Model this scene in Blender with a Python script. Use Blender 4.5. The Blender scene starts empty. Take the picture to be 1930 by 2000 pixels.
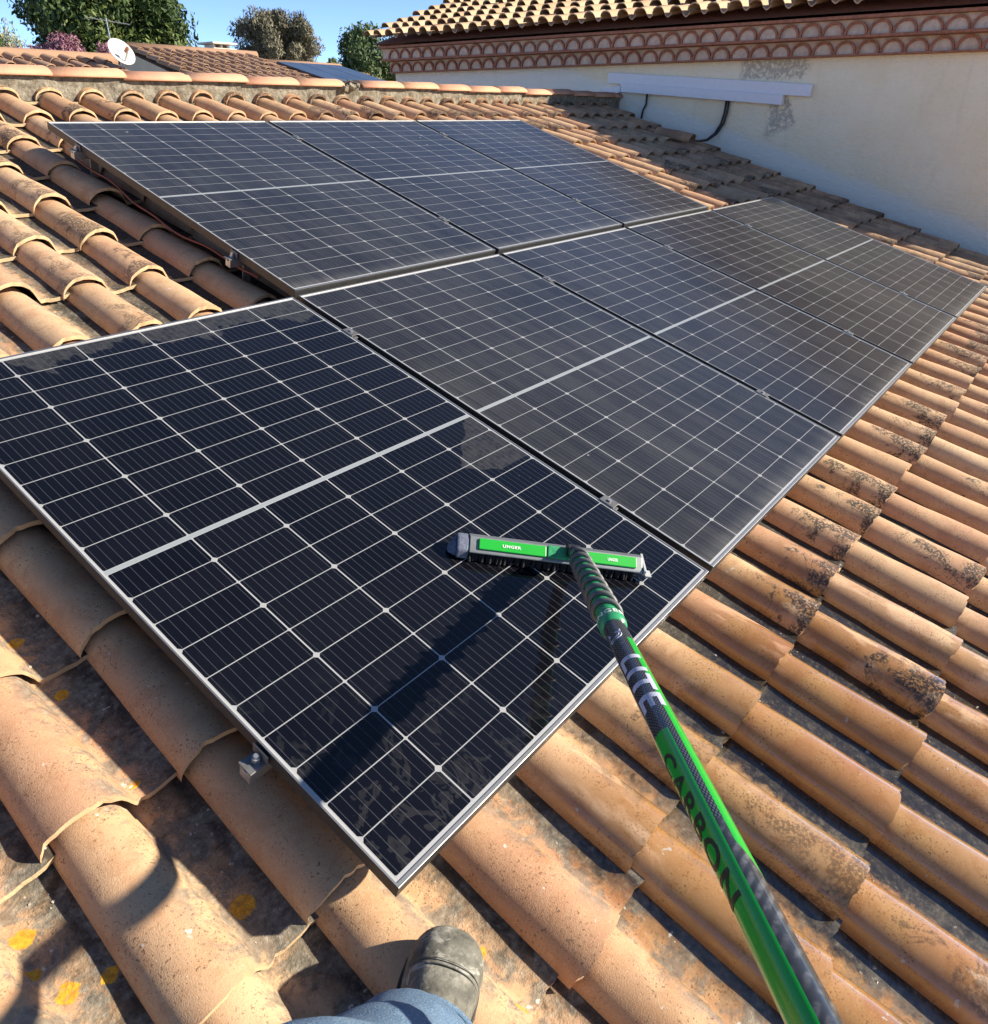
import bpy, math, random
import numpy as np
from mathutils import Vector, Matrix

# ------------------------------------------------------------------ camera, light, exposure
scene = bpy.context.scene
COL = scene.collection
TH = math.radians(16.6)                      # roof pitch
CT, ST = math.cos(TH), math.sin(TH)
CAM = Vector((-0.4671356, -2.1522181, 0.5591160))
RGT = Vector((0.62065594, -0.78407183, 0.00419215))
DWN = Vector((-0.37183084, -0.29903275, -0.87881809))
FWD = Vector((0.6903101, 0.5438849, -0.47713854))
cam = bpy.data.cameras.new("camera"); camo = bpy.data.objects.new("camera", cam); COL.objects.link(camo)
m = Matrix.Identity(4)
for i in range(3):
    m[i][0] = RGT[i]; m[i][1] = -DWN[i]; m[i][2] = -FWD[i]; m[i][3] = CAM[i]
camo.matrix_world = m
cam.sensor_fit = 'HORIZONTAL'; cam.sensor_width = 36; cam.lens = 36 * 1432.24 / 1930
cam.clip_start = 0.02; cam.clip_end = 3000
scene.camera = camo

SUN_DIR = Vector((1.30, -1.60, 1.0)).normalized()     # towards the sun
EL = math.asin(SUN_DIR.z); ROT = math.atan2(SUN_DIR.x, SUN_DIR.y)
w = bpy.data.worlds.new("World"); scene.world = w; w.use_nodes = True
nt = w.node_tree; bg = nt.nodes["Background"]
sky = nt.nodes.new("ShaderNodeTexSky"); sky.sky_type = 'NISHITA'; sky.sun_disc = False
sky.sun_elevation = EL; sky.sun_rotation = ROT
sky.air_density = 1.0; sky.dust_density = 0.0; sky.ozone_density = 2.0; sky.altitude = 8000
nt.links.new(sky.outputs[0], bg.inputs[0]); bg.inputs[1].default_value = 0.125
sun = bpy.data.lights.new("sun", 'SUN'); suno = bpy.data.objects.new("sun", sun); COL.objects.link(suno)
sun.energy = 5.0; sun.angle = math.radians(0.9); sun.color = (1.0, 0.89, 0.72)
suno.rotation_euler = SUN_DIR.to_track_quat('Z', 'Y').to_euler(); suno.location = (10, -10, 12)
scene.view_settings.view_transform = 'Standard'; scene.view_settings.look = 'None'
scene.view_settings.exposure = 1.15; scene.view_settings.gamma = 1.0
scene.cycles.max_bounces = 6

rng = np.random.default_rng(7); random.seed(7)

# ------------------------------------------------------------------ helpers
def P(u, v, h=0.0):
    """roof coordinates -> world: u along the ridge, v down the slope, h above the panel plane"""
    return Vector((u, -v * CT - h * ST, -v * ST + h * CT))
def tag(o, label=None, cat=None, group=None, kind=None):
    if label: o['label'] = label
    if cat: o['category'] = cat
    if group: o['group'] = group
    if kind: o['kind'] = kind
    return o
def empty(name, loc=(0, 0, 0), rot=(0, 0, 0)):
    o = bpy.data.objects.new(name, None); COL.objects.link(o); o.location = loc; o.rotation_euler = rot
    o.empty_display_size = 0.1
    return o
class MB:
    def __init__(s): s.v = []; s.f = []; s.mi = []; s.uv = None; s.att = {}
    def add(s, vs, fs, mi=0):
        b = len(s.v); s.v += [tuple(x) for x in vs]
        for f in fs: s.f.append([b + i for i in f]); s.mi.append(mi)
    def box(s, lo, hi, mi=0, M=None):
        x0, y0, z0 = lo; x1, y1, z1 = hi
        vs = [Vector(p) for p in ((x0,y0,z0),(x1,y0,z0),(x1,y1,z0),(x0,y1,z0),(x0,y0,z1),(x1,y0,z1),(x1,y1,z1),(x0,y1,z1))]
        if M is not None: vs = [M @ p for p in vs]
        s.add(vs, [(0,3,2,1),(4,5,6,7),(0,1,5,4),(1,2,6,5),(2,3,7,6),(3,0,4,7)], mi)
    def prism(s, poly, x0, x1, mi=0, M=None):
        """poly in (y,z), extruded along x"""
        n = len(poly)
        vs = [Vector((x0, y, z)) for y, z in poly] + [Vector((x1, y, z)) for y, z in poly]
        if M is not None: vs = [M @ p for p in vs]
        fs = [(i, (i+1) % n, n + (i+1) % n, n + i) for i in range(n)] + [tuple(range(n-1, -1, -1)), tuple(range(n, 2*n))]
        s.add(vs, fs, mi)
    def tube(s, pts, rad, n=10, mi=0, cap=True):
        pts = [Vector(p) for p in pts]; k = len(pts)
        rads = rad if isinstance(rad, (list, tuple)) else [rad] * k
        vs = []; up = None
        for i, p in enumerate(pts):
            d = (pts[min(i+1, k-1)] - pts[max(i-1, 0)]).normalized()
            if up is None:
                up = d.orthogonal().normalized()
            up = (up - d * up.dot(d)).normalized(); sd = d.cross(up)
            for j in range(n):
                a = 2 * math.pi * j / n
                vs.append(p + (up * math.cos(a) + sd * math.sin(a)) * rads[i])
        fs = [(i*n + j, i*n + (j+1) % n, (i+1)*n + (j+1) % n, (i+1)*n + j) for i in range(k-1) for j in range(n)]
        if cap: fs += [tuple(range(n-1, -1, -1)), tuple(range((k-1)*n, k*n))]
        s.add(vs, fs, mi)
    def loft(s, rings, mi=0, cap=True):
        n = len(rings[0]); k = len(rings)
        vs = [p for r in rings for p in r]
        fs = [(i*n + j, i*n + (j+1) % n, (i+1)*n + (j+1) % n, (i+1)*n + j) for i in range(k-1) for j in range(n)]
        if cap: fs += [tuple(range(n-1, -1, -1)), tuple(range((k-1)*n, k*n))]
        s.add(vs, fs, mi)
    def build(s, name, mats, parent=None, smooth=False, bevel=0.0, recalc=True):
        me = bpy.data.meshes.new(name); me.from_pydata(s.v, [], s.f)
        if not isinstance(mats, (list, tuple)): mats = [mats]
        for mt in mats: me.materials.append(mt)
        if len(mats) > 1: me.polygons.foreach_set('material_index', s.mi)
        if s.uv is not None:
            ul = me.uv_layers.new(name='UVMap'); li = np.empty(len(me.loops), dtype=np.int32)
            me.loops.foreach_get('vertex_index', li)
            ul.data.foreach_set('uv', np.asarray(s.uv, dtype=np.float32)[li].ravel())
        for k, a in s.att.items():
            at = me.attributes.new(k, 'FLOAT', 'POINT'); at.data.foreach_set('value', np.asarray(a, dtype=np.float32))
        if smooth: me.polygons.foreach_set('use_smooth', [True] * len(me.polygons))
        if recalc:
            import bmesh
            bm = bmesh.new(); bm.from_mesh(me); bmesh.ops.recalc_face_normals(bm, faces=bm.faces); bm.to_mesh(me); bm.free()
        me.update()
        o = bpy.data.objects.new(name, me); COL.objects.link(o)
        if parent is not None: o.parent = parent
        if bevel > 0:
            b = o.modifiers.new('bevel', 'BEVEL'); b.width = bevel; b.segments = 2; b.limit_method = 'ANGLE'; b.angle_limit = 0.6
        return o

class N:
    """tiny node builder"""
    def __init__(s, name):
        s.m = bpy.data.materials.new(name); s.m.use_nodes = True; s.t = s.m.node_tree
        s.b = s.t.nodes['Principled BSDF']
    def _in(s, sock, v):
        if v is None: return
        if isinstance(v, bpy.types.NodeSocket): s.t.links.new(v, sock)
        else:
            if sock.type == 'RGBA' and isinstance(v, (tuple, list)) and len(v) == 3: v = (*v, 1)
            sock.default_value = v
    def math(s, op, a, b=None, c=None, clamp=False):
        n = s.t.nodes.new('ShaderNodeMath'); n.operation = op; n.use_clamp = clamp
        for i, x in enumerate((a, b, c)): s._in(n.inputs[i], x)
        return n.outputs[0]
    def mul(s, a, b): return s.math('MULTIPLY', a, b)
    def addm(s, a, b): return s.math('ADD', a, b)
    def sub(s, a, b): return s.math('SUBTRACT', a, b)
    def lt(s, a, b): return s.math('LESS_THAN', a, b)
    def gt(s, a, b): return s.math('GREATER_THAN', a, b)
    def mx(s, a, b): return s.math('MAXIMUM', a, b)
    def mn(s, a, b): return s.math('MINIMUM', a, b)
    def step(s, x, lo, hi):
        n = s.t.nodes.new('ShaderNodeMapRange'); n.interpolation_type = 'SMOOTHSTEP'
        s._in(n.inputs[0], x); n.inputs[1].default_value = lo; n.inputs[2].default_value = hi
        return n.outputs[0]
    def mix(s, f, a, b):
        n = s.t.nodes.new('ShaderNodeMix'); n.data_type = 'RGBA'
        s._in(n.inputs[0], f); s._in(n.inputs[6], a); s._in(n.inputs[7], b); return n.outputs[2]
    def mixf(s, f, a, b):
        n = s.t.nodes.new('ShaderNodeMix'); n.data_type = 'FLOAT'
        s._in(n.inputs[0], f); s._in(n.inputs[2], a); s._in(n.inputs[3], b); return n.outputs[0]
    def noise(s, scale, vec=None, detail=4.0, rough=0.55, dist=0.0, col=False):
        n = s.t.nodes.new('ShaderNodeTexNoise'); n.inputs['Scale'].default_value = scale
        n.inputs['Detail'].default_value = detail; n.inputs['Roughness'].default_value = rough; n.inputs['Distortion'].default_value = dist
        s._in(n.inputs['Vector'], vec); return n.outputs['Color' if col else 'Fac']
    def vor(s, scale, vec=None, out='Distance', feature='F1', rand=1.0):
        n = s.t.nodes.new('ShaderNodeTexVoronoi'); n.feature = feature; n.inputs['Scale'].default_value = scale
        n.inputs['Randomness'].default_value = rand
        s._in(n.inputs['Vector'], vec); return n.outputs[out]
    def coord(s, kind='Object'):
        n = s.t.nodes.new('ShaderNodeTexCoord'); return n.outputs[kind]
    def xyz(s, v):
        n = s.t.nodes.new('ShaderNodeSeparateXYZ'); s._in(n.inputs[0], v); return n.outputs[0], n.outputs[1], n.outputs[2]
    def comb(s, x, y, z):
        n = s.t.nodes.new('ShaderNodeCombineXYZ'); s._in(n.inputs[0], x); s._in(n.inputs[1], y); s._in(n.inputs[2], z); return n.outputs[0]
    def attr(s, name):
        n = s.t.nodes.new('ShaderNodeAttribute'); n.attribute_name = name; return n.outputs['Fac']
    def ramp(s, f, stops):
        n = s.t.nodes.new('ShaderNodeValToRGB'); cr = n.color_ramp
        while len(cr.elements) < len(stops): cr.elements.new(0.5)
        for e, (p, c) in zip(cr.elements, stops): e.position = p; e.color = (*c, 1) if len(c) == 3 else c
        s._in(n.inputs[0], f); return n.outputs[0]
    def bump(s, h, strength=0.3, dist=0.01):
        n = s.t.nodes.new('ShaderNodeBump'); n.inputs['Strength'].default_value = strength; n.inputs['Distance'].default_value = dist
        s._in(n.inputs['Height'], h); return n.outputs[0]
    def out(s, color=None, rough=None, metal=None, normal=None, spec=None, coat=None):
        s._in(s.b.inputs['Base Color'], color); s._in(s.b.inputs['Roughness'], rough); s._in(s.b.inputs['Metallic'], metal)
        s._in(s.b.inputs['Normal'], normal); s._in(s.b.inputs['Specular IOR Level'], spec); s._in(s.b.inputs['Coat Weight'], coat)
        return s.m
def simple(name, col, rough=0.6, metal=0.0, var=0.15, scale=20, bump=0.0, spec=0.5):
    n = N(name); c = n.coord(); f = n.noise(scale, c)
    lo = tuple(max(0, x * (1 - var)) for x in col); hi = tuple(min(1, x * (1 + var)) for x in col)
    colr = n.ramp(f, [(0.3, lo), (0.7, hi)])
    nm = n.bump(n.noise(scale * 4, c), bump, 0.005) if bump else None
    return n.out(colr, rough, metal, nm, spec)

# ------------------------------------------------------------------ materials
# lichen rosettes on the near tiles: x, y, radius
LICHEN = [(-.133,-1.368,.021), (-.324,-1.317,.013), (-.375,-1.297,.016), (-.385,-1.183,.017), (-.139,-.834,.013), (.090,-1.689,.012), (.065,-1.792,.011), (-.143,-1.089,.009), (-.144,-.677,.014), (-.396,-1.244,.009)]
def mat_roof(name='terracotta_roof', pale=0.0, main=True, tones=None):
    n = N(name); c = n.coord(); X, Y, Z = n.xyz(c)
    tid = n.attr('tid'); tid2 = n.attr('tid2')
    u, a, _ = n.xyz(n.coord('UV'))
    if pale:
        base = n.ramp(tid, [(0.0, (.40,.255,.15)), (.3, (.53,.37,.23)), (.6, (.46,.30,.18)), (.85, (.57,.42,.275)), (1.0, (.38,.22,.13))])
    else:
        base = n.ramp(tid, [(0.0, (.46,.265,.145)), (.2, (.56,.355,.205)), (.4, (.48,.285,.155)), (.6, (.60,.41,.25)), (.8, (.52,.30,.175)), (1.0, (.44,.235,.13))])
    n1 = n.noise(7, c, 5, .6)
    base = n.mix(n.mul(n.step(n1, .42, .70), .55), base, (.62,.42,.23) if not pale else (.54,.39,.25))
    n2 = n.noise(16, c, 6, .65, .4)
    base = n.mix(n.mul(n.step(n2, .47, .66), .45), base, (.38,.185,.085) if not pale else (.40,.28,.17))
    if tones: base = n.mix(.75, base, n.ramp(tid, [(0, tones[0]), (.5, tones[1]), (1, tones[2])]))
    # fine speckle
    n3 = n.noise(210, c, 3, .6)
    n3b = n.noise(14, c, 3, .6)
    sp = n.mul(n.step(n3, .56, .66), n.addm(n.mul(n.step(n3b, .38, .62), .80), .12))
    base = n.mix(sp, base, (.15,.085,.045))
    n4 = n.noise(330, c, 1, .5)
    base = n.mix(n.mul(n.step(n4, .62, .72), .28), base, (.72,.58,.40))
    if main:
        # pan: valley shade painted into the grey/black growth
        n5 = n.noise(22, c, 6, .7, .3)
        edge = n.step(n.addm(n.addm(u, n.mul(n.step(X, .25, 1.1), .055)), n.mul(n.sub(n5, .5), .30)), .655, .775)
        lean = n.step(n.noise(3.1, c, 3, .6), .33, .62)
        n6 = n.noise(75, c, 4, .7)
        growth_and_shade = n.mix(n.step(X, .1, 1.0), n.ramp(n6, [(.30, (.028,.024,.018)), (.50, (.085,.070,.048)), (.62, (.17,.145,.105)), (.78, (.36,.33,.27))]), n.ramp(n6, [(.30, (.016,.014,.011)), (.52, (.04,.034,.025)), (.64, (.09,.078,.058)), (.80, (.30,.28,.24))]))
        base = n.mix(n.mul(edge, n.addm(n.mul(lean, .50), n.addm(.34, n.mul(n.step(X, .25, 1.1), .5)))), base, growth_and_shade)
        foot = n.step(n.addm(u, n.mul(n.sub(n5, .5), .20)), .78, .88)  # shadow beside the next barrel painted dark together with the moss
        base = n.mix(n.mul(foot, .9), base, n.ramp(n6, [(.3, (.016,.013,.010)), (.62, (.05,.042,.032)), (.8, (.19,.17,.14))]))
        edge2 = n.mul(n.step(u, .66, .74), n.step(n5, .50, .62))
        base = n.mix(n.mul(edge2, .75), base, growth_and_shade)
        # grey patches on the left shoulder of the near tiles
        n8 = n.noise(11, c, 6, .72, .5)
        gp = n.mul(n.step(n8, .45, .56), n.mul(n.step(u, .30, .52), n.step(X, 1.4, .1)))
        base = n.mix(n.mul(gp, .8), base, n.ramp(n6, [(.35, (.09,.085,.07)), (.6, (.22,.20,.16)), (.75, (.42,.40,.35))]))
        # black lichen towards the ends of some tiles
        n7 = n.noise(9, c, 6, .75, .6)
        pick = n.gt(tid2, n.addm(.50, n.mul(n.step(X, 3.5, 5.0), .2)))
        st = n.step(n.addm(n.addm(n.mul(a, .32), n.mul(n.sub(n7, .5), 1.15)), n.mul(n.math('ABSOLUTE', n.sub(u, .24)), -.5)), .15, .26)
        st = n.mul(n.mul(st, pick), n.step(n.noise(130, c, 3, .7), .38, .52))
        st = n.mul(st, n.step(X, -.3, 1.4))
        base = n.mix(n.mul(st, .95), base, n.ramp(n6, [(.3, (.022,.018,.014)), (.6, (.07,.055,.04)), (.8, (.2,.17,.13))]))
        # orange lichen rosettes on the near tiles
        lich = None
        for (lx, ly, lr) in LICHEN:
            dd = n.math('SQRT', n.addm(n.math('POWER', n.sub(X, lx), 2), n.math('POWER', n.mul(n.sub(Y, ly), 1.1), 2)))
            k = n.step(n.addm(dd, n.mul(n.sub(n.noise(70, c, 4, .7), .5), .022)), lr + .0015, lr - .0015)
            lich = k if lich is None else n.mx(lich, k)
        lich = n.mul(lich, n.addm(.45, n.mul(n.step(n.noise(110, c, 2), .30, .5), .5)))
        base = n.mix(lich, base, n.ramp(n.noise(120, c, 3), [(.35, (.52,.22,.008)), (.65, (.74,.38,.02))]))
        # pale drips / limescale specks
        dr = n.mul(n.step(n.noise(42, c, 2, .5), .73, .76), n.lt(X, 1.5))
        base = n.mix(n.mul(dr, .75), base, (.62,.60,.56))
        # rim of each tile end
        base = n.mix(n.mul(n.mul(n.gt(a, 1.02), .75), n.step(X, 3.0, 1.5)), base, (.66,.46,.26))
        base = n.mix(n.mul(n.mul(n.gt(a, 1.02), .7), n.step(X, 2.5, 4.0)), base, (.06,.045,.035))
        wall_side_tone = n.mul(n.step(X, 5.6, 7.0), n.step(n.noise(5, c, 5, .7), .36, .60))  # patchy darker brown towards the wall
        base = n.mix(n.mul(wall_side_tone, .55), base, (.10,.075,.055))
        # wash water running off the panel
        wn = n.noise(4.2, c, 4, .6, .8)
        ws = n.noise(9.0, n.comb(n.mul(X, 1.6), n.mul(Y, .28), 0), 3, .6, .3)
        reg = n.mul(n.step(X, .12, .42), n.step(n.addm(X, n.mul(Y, .30)), 1.55, .75))
        reg = n.mul(reg, n.step(Y, -1.52, -1.72))
        wet = n.mul(reg, n.step(n.addm(n.mul(wn, .5), n.mul(ws, .5)), .42, .50))
        core = n.math('SQRT', n.addm(n.math('POWER', n.math('DIVIDE', n.sub(X, .80), .52), 2), n.math('POWER', n.math('DIVIDE', n.addm(Y, 2.05), .38), 2)))
        wet = n.mx(wet, n.step(n.addm(core, n.mul(n.sub(wn, .5), .9)), 1.0, .80))
        pan_wet = n.mul(n.mul(n.step(u, .62, .72), n.step(Y, -1.45, -1.75)), n.mul(n.step(X, .2, .5), n.step(X, 2.3, 1.4)))
        wet = n.mx(wet, n.mul(pan_wet, .9))
        hs = n.t.nodes.new('ShaderNodeHueSaturation'); hs.inputs['Saturation'].default_value = 1.22; hs.inputs['Value'].default_value = .66
        n._in(hs.inputs['Color'], base)
        base = n.mix(wet, base, hs.outputs[0])
        rough = n.mixf(wet, n.mixf(n3, .74, .95), n.mixf(n.noise(30, c, 2), .13, .22))
        bs = n.addm(n.addm(n.mul(n.noise(420, c, 3, .6), .35), n.mul(n.noise(24, c, 3, .5), .5)), n.mul(n.mul(n6, edge), 2.0))
        nb = n.t.nodes.new('ShaderNodeBump'); nb.inputs['Distance'].default_value = .0045
        n._in(nb.inputs['Strength'], n.mixf(wet, .5, .035)); n._in(nb.inputs['Height'], bs)
        n.b.inputs['Coat Roughness'].default_value = .13
        return n.out(base, rough, None, nb.outputs[0], .5, n.mul(wet, .85))
    nm = n.bump(n.noise(60, c, 4), .4, .006)
    return n.out(base, .85, None, nm, .35)

PW, PL = 1.130, 1.67276
def mat_cells(name, washed=False):
    n = N(name); c = n.coord(); x, y, z = n.xyz(c)     # x across 0..PW, y from lower edge 0..PL
    oi = n.t.nodes.new('ShaderNodeObjectInfo')
    mxm, mym, gap = .0085, .0155, .0118
    cw = (PW - 2 * mxm) / 6; half = (PL - 2 * mym - gap) / 2; ch = half / 10
    fx = n.math('FRACT', n.math('DIVIDE', n.sub(x, mxm), cw))
    dx = n.mul(n.sub(.5, n.math('ABSOLUTE', n.sub(fx, .5))), cw)
    up = n.gt(y, PL / 2)
    yy = n.sub(n.sub(y, mym), n.mul(up, gap))
    yv = n.sub(yy, n.mul(up, half))
    fy = n.math('FRACT', n.math('DIVIDE', n.sub(n.sub(y, mym), n.mul(up, half + gap)), ch))
    dy = n.mul(n.sub(.5, n.math('ABSOLUTE', n.sub(fy, .5))), ch)
    line = n.mx(n.lt(dx, .0016), n.lt(dy, (.00105 if washed else .0010)))
    # chamfered corners alternate along the column
    fy2 = n.math('FRACT', n.math('DIVIDE', n.sub(n.sub(y, mym), n.mul(up, half + gap)), ch * 2))
    odd = n.gt(n.sub(.5, n.math('ABSOLUTE', n.sub(fy2, .5))), .25)
    dia = n.lt(n.addm(dx, dy), n.addm(.0052, n.mul(odd, .0036)))
    line = n.mx(line, dia)
    mid = n.lt(n.math('ABSOLUTE', n.sub(y, PL / 2)), gap / 2 - .001)
    out = n.mx(n.mx(n.lt(x, mxm), n.gt(x, PW - mxm)), n.mx(n.lt(y, mym), n.gt(y, PL - mym)))
    bb = n.math('FRACT', n.addm(n.mul(fx, 10), .5))
    db = n.mul(n.sub(.5, n.math('ABSOLUTE', n.sub(bb, .5))), cw / 10)
    bus = n.lt(db, .00055)
    ci = n.math('FLOOR', n.math('DIVIDE', n.sub(x, mxm), cw)); ri = n.math('FLOOR', n.math('DIVIDE', n.sub(y, mym), ch))
    wn = n.t.nodes.new('ShaderNodeTexWhiteNoise'); n._in(wn.inputs[0], n.comb(ci, ri, oi.outputs['Random']))
    cell = n.mix(wn.outputs[0], (.0026,.0028,.0048), (.0042,.0044,.0068))
    cell = n.mix(n.mul(bus, .85), cell, (.050,.053,.062))
    col = n.mix(line, cell, (.30,.31,.32) if washed else (.28,.29,.30))
    col = n.mix(mid, col, (.235,.265,.285))
    col = n.mix(out, col, (.34,.35,.36))
    wpos = n.comb(n.addm(x, n.mul(oi.outputs['Random'], 31.0)), y, 0)
    d1 = n.noise(2.2, wpos, 5, .6); d2 = n.noise(45, wpos, 4, .65); d3 = n.noise(300, wpos, 2, .5)
    amount = n.addm(n.addm(n.mul(d1, .06), n.mul(d2, .035)), n.mul(d3, .02))
    lowdirt = n.mul(n.step(y, .075, .0), .10)
    if washed:
        v = n.sub(PL, y)
        jag = n.noise(4.5, n.comb(x, n.mul(y, .35), 0), 3, .7); jag2 = n.noise(17, n.comb(x, n.mul(y, .5), 3), 3, .7)
        lim = n.addm(n.addm(.035, n.mul(x, .10)), n.addm(n.mul(n.sub(jag, .5), .36), n.mul(n.sub(jag2, .5), .16)))
        top = n.step(n.sub(lim, v), -.004, .006)
        # a wedge still dusty beside the neighbouring panel
        wedge = n.mul(n.step(n.sub(n.sub(x, n.addm(.90, n.mul(n.math('ABSOLUTE', n.sub(v, 1.0)), 1.25))), n.mul(n.sub(jag2, .5), .08)), -.003, .005),
                      n.lt(v, 1.07))
        # drying water marks by the lower left corner
        wm = n.noise(13, n.comb(n.mul(x, 1.4), y, 5), 3, .65, .6)
        ring = n.step(n.math('ABSOLUTE', n.sub(wm, .60)), .055, .03)
        marks = n.mul(ring, n.mul(n.step(n.addm(n.mul(x, .9), y), .62, .18), .55))
        spots = n.mul(n.lt(n.vor(26, c), n.mul(n.noise(7, c, 1), .16)), n.mul(n.step(x, .8, 1.0), .9))
        film = n.mul(n.step(n.noise(3.0, n.comb(x, n.mul(y, .5), 9), 4, .6), .40, .66), .07)
        mask = n.mx(n.mx(top, wedge), n.mx(n.mul(marks, .9), spots))
        mask = n.mul(mask, n.addm(.45, n.mul(n.step(n.noise(38, wpos, 4, .7), .32, .58), .55)))
        dust = n.addm(n.mul(mask, n.addm(n.mul(amount, .7), .008)), n.mul(film, .03))
        rough = n.mixf(mask, .035, .30)
    else:
        streak = n.noise(11, n.comb(n.mul(x, 1.0), n.mul(y, .14), oi.outputs['Random']), 4, .6)
        dust = n.addm(n.mul(n.addm(n.addm(amount, .002), n.mul(streak, .05)), .60), lowdirt)
        runs = n.noise(30, n.comb(x, n.mul(y, .05), oi.outputs['Random']), 3, .6)
        dust = n.mul(dust, n.addm(.62, n.mul(n.step(runs, .35, .65), .42)))
        dust = n.mul(dust, n.addm(.70, n.mul(n.step(n.noise(1.7, wpos, 3, .5, .5), .35, .62), .42)))
        drop = n.lt(n.addm(n.vor(5.5, wpos), n.mul(n.sub(n.noise(80, wpos, 3), .5), .05)), n.mul(n.step(n.noise(3.1, wpos, 1), .52, .64), .035))
        dust = n.mx(dust, n.mul(drop, .40))
        wipe = n.mul(n.step(n.noise(6.5, n.comb(n.mul(x, .6), n.mul(y, 1.5), 7), 4, .7, .8), .60, .70), n.step(y, .75, .25))
        dust = n.mul(dust, n.sub(1, n.mul(wipe, .35)))
        rough = n.addm(.16, n.mul(d1, .14))
    col = n.mix(dust, col, (.56,.55,.515))
    return n.out(col, rough, 0.0, None, .45 if washed else .42)

M = {}
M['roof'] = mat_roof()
M['pale_roof'] = mat_roof('pale_canal_tile', pale=1, main=False)
M['far_roof'] = mat_roof('far_brown_tile', main=False, tones=((.20,.12,.085), (.27,.17,.12), (.33,.22,.16)))
def mat_cap():
    n = N('ridge_terracotta'); c = n.coord(); oi = n.t.nodes.new('ShaderNodeObjectInfo')
    base = n.ramp(oi.outputs['Random'], [(0, (.50,.245,.15)), (.5, (.55,.29,.185)), (1, (.48,.28,.16))])
    base = n.mix(n.mul(n.step(n.noise(9, c, 5), .45, .65), .35), base, (.58,.38,.24))
    base = n.mix(n.mul(n.step(n.noise(70, c, 3), .58, .7), .35), base, (.32,.2,.12))
    return n.out(base, .85, None, n.bump(n.noise(80, c, 4), .4, .004), .3)
M['cap'] = mat_cap()
def mat_mortar():
    n = N('ridge_mortar'); c = n.coord()
    col = n.ramp(n.noise(28, c, 6, .7), [(.3, (.085,.072,.052)), (.48, (.19,.165,.125)), (.62, (.29,.265,.21)), (.75, (.20,.19,.13))])
    col = n.mix(n.mul(n.step(n.noise(8, c, 4), .55, .68), .6), col, (.10,.09,.06))
    return n.out(col, .95, None, n.bump(n.noise(45, c, 6, .7), .9, .015), .2)
M['mortar'] = mat_mortar()
M['deck'] = simple('dark_underlay', (.05,.04,.032), .95, var=.4, scale=30)
M['cells'] = mat_cells('solar_cells_dusty')
M['cells_washed'] = mat_cells('solar_cells_washed', True)
M['alu'] = simple('anodised_aluminium', (.50,.49,.46), .38, .9, .06, 60)
M['alu_shaded'] = simple('aluminium_shaded_side', (.06,.06,.06), .45, .6, .15, 40)  # same silver metal, with the shade of the side faces put in its colour
M['clamp'] = simple('grey_clamp_metal', (.20,.20,.20), .5, .7, .15, 40)
M['alu_dull'] = simple('mill_aluminium', (.50,.51,.52), .42, .85, .15, 40)
M['backsheet'] = simple('white_backsheet', (.6,.6,.6), .6)
M['black_plastic'] = simple('black_plastic', (.018,.018,.02), .45, var=.2)
M['rubber'] = simple('black_rubber', (.02,.02,.021), .55, var=.3)
M['red_cable'] = simple('red_brown_cable', (.20,.045,.025), .5)
def mat_stucco():
    n = N('cream_stucco'); c = n.coord(); x, y, z = n.xyz(c)
    col = n.ramp(n.noise(3, c, 5, .6), [(.35, (.93,.80,.56)), (.65, (.96,.85,.63))])
    col = n.mix(n.mul(n.step(n.noise(55, n.comb(x, n.mul(y, .6), z), 4, .7), .50, .66), .16), col, (.66,.59,.45))
    col = n.mix(n.mul(n.step(n.noise(2.0, n.comb(x, y, n.mul(z, .35)), 5, .65), .48, .70), .12), col, (.66,.58,.46))
    # grey cement repairs round the trunking
    e = n.mul(n.sub(n.noise(14, c, 4, .7), .5), .16)
    b1 = n.mul(n.mul(n.step(n.addm(y, e), .56, .62), n.step(n.addm(y, e), 1.30, 1.20)), n.step(n.addm(z, e), .86, .90))
    b2 = n.mul(n.mul(n.step(n.addm(n.addm(y, n.mul(z, -.45)), e), .38, .42), n.step(n.addm(y, e), .95, .86)), n.mul(n.step(z, .82, .74), n.step(n.addm(n.addm(z, e), n.mul(y, .5)), .74, .86)))
    grey = n.mul(n.mx(b1, b2), n.step(n.noise(26, c, 5, .7), .36, .56))
    col = n.mix(n.mul(grey, .7), col, (.34,.29,.24))
    col = n.mix(n.mul(n.step(n.noise(11, n.comb(x, y, n.mul(z, .2)), 4), .56, .75), .14), col, (.45,.42,.36))
    band = n.addm(n.addm(z, n.mul(y, -.298)), n.mul(n.sub(n.noise(2.4, c, 4, .6), .5), .10))     # painted waterproofing following the roof
    col = n.mix(n.mul(n.step(band, .085, -.02), .7), col, (.84,.84,.78))
    h = n.addm(n.noise(24, n.comb(x, n.mul(y, .8), n.mul(z, 1.2)), 5, .65), n.mul(n.noise(120, c, 3), .3))
    return n.out(col, .92, None, n.bump(h, .9, .018), .25)
M['stucco'] = mat_stucco()
M['genoise_tile'] = simple('genoise_terracotta', (.33,.135,.08), .85, var=.3, scale=30, bump=.3)
M['genoise_mortar'] = simple('genoise_mortar', (.60,.47,.37), .92, var=.18, scale=22, bump=.4)
M['trunk'] = simple('white_pvc', (.70,.70,.73), .4, var=.03)
M['white_paint'] = simple('white_dish_paint', (.52,.52,.50), .5, var=.05)
M['house_wall'] = simple('ochre_render', (.55,.46,.34), .9, var=.1, scale=3, bump=.3)
M['chimney'] = simple('chimney_render', (.62,.56,.48), .9, var=.15, scale=8)

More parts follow.
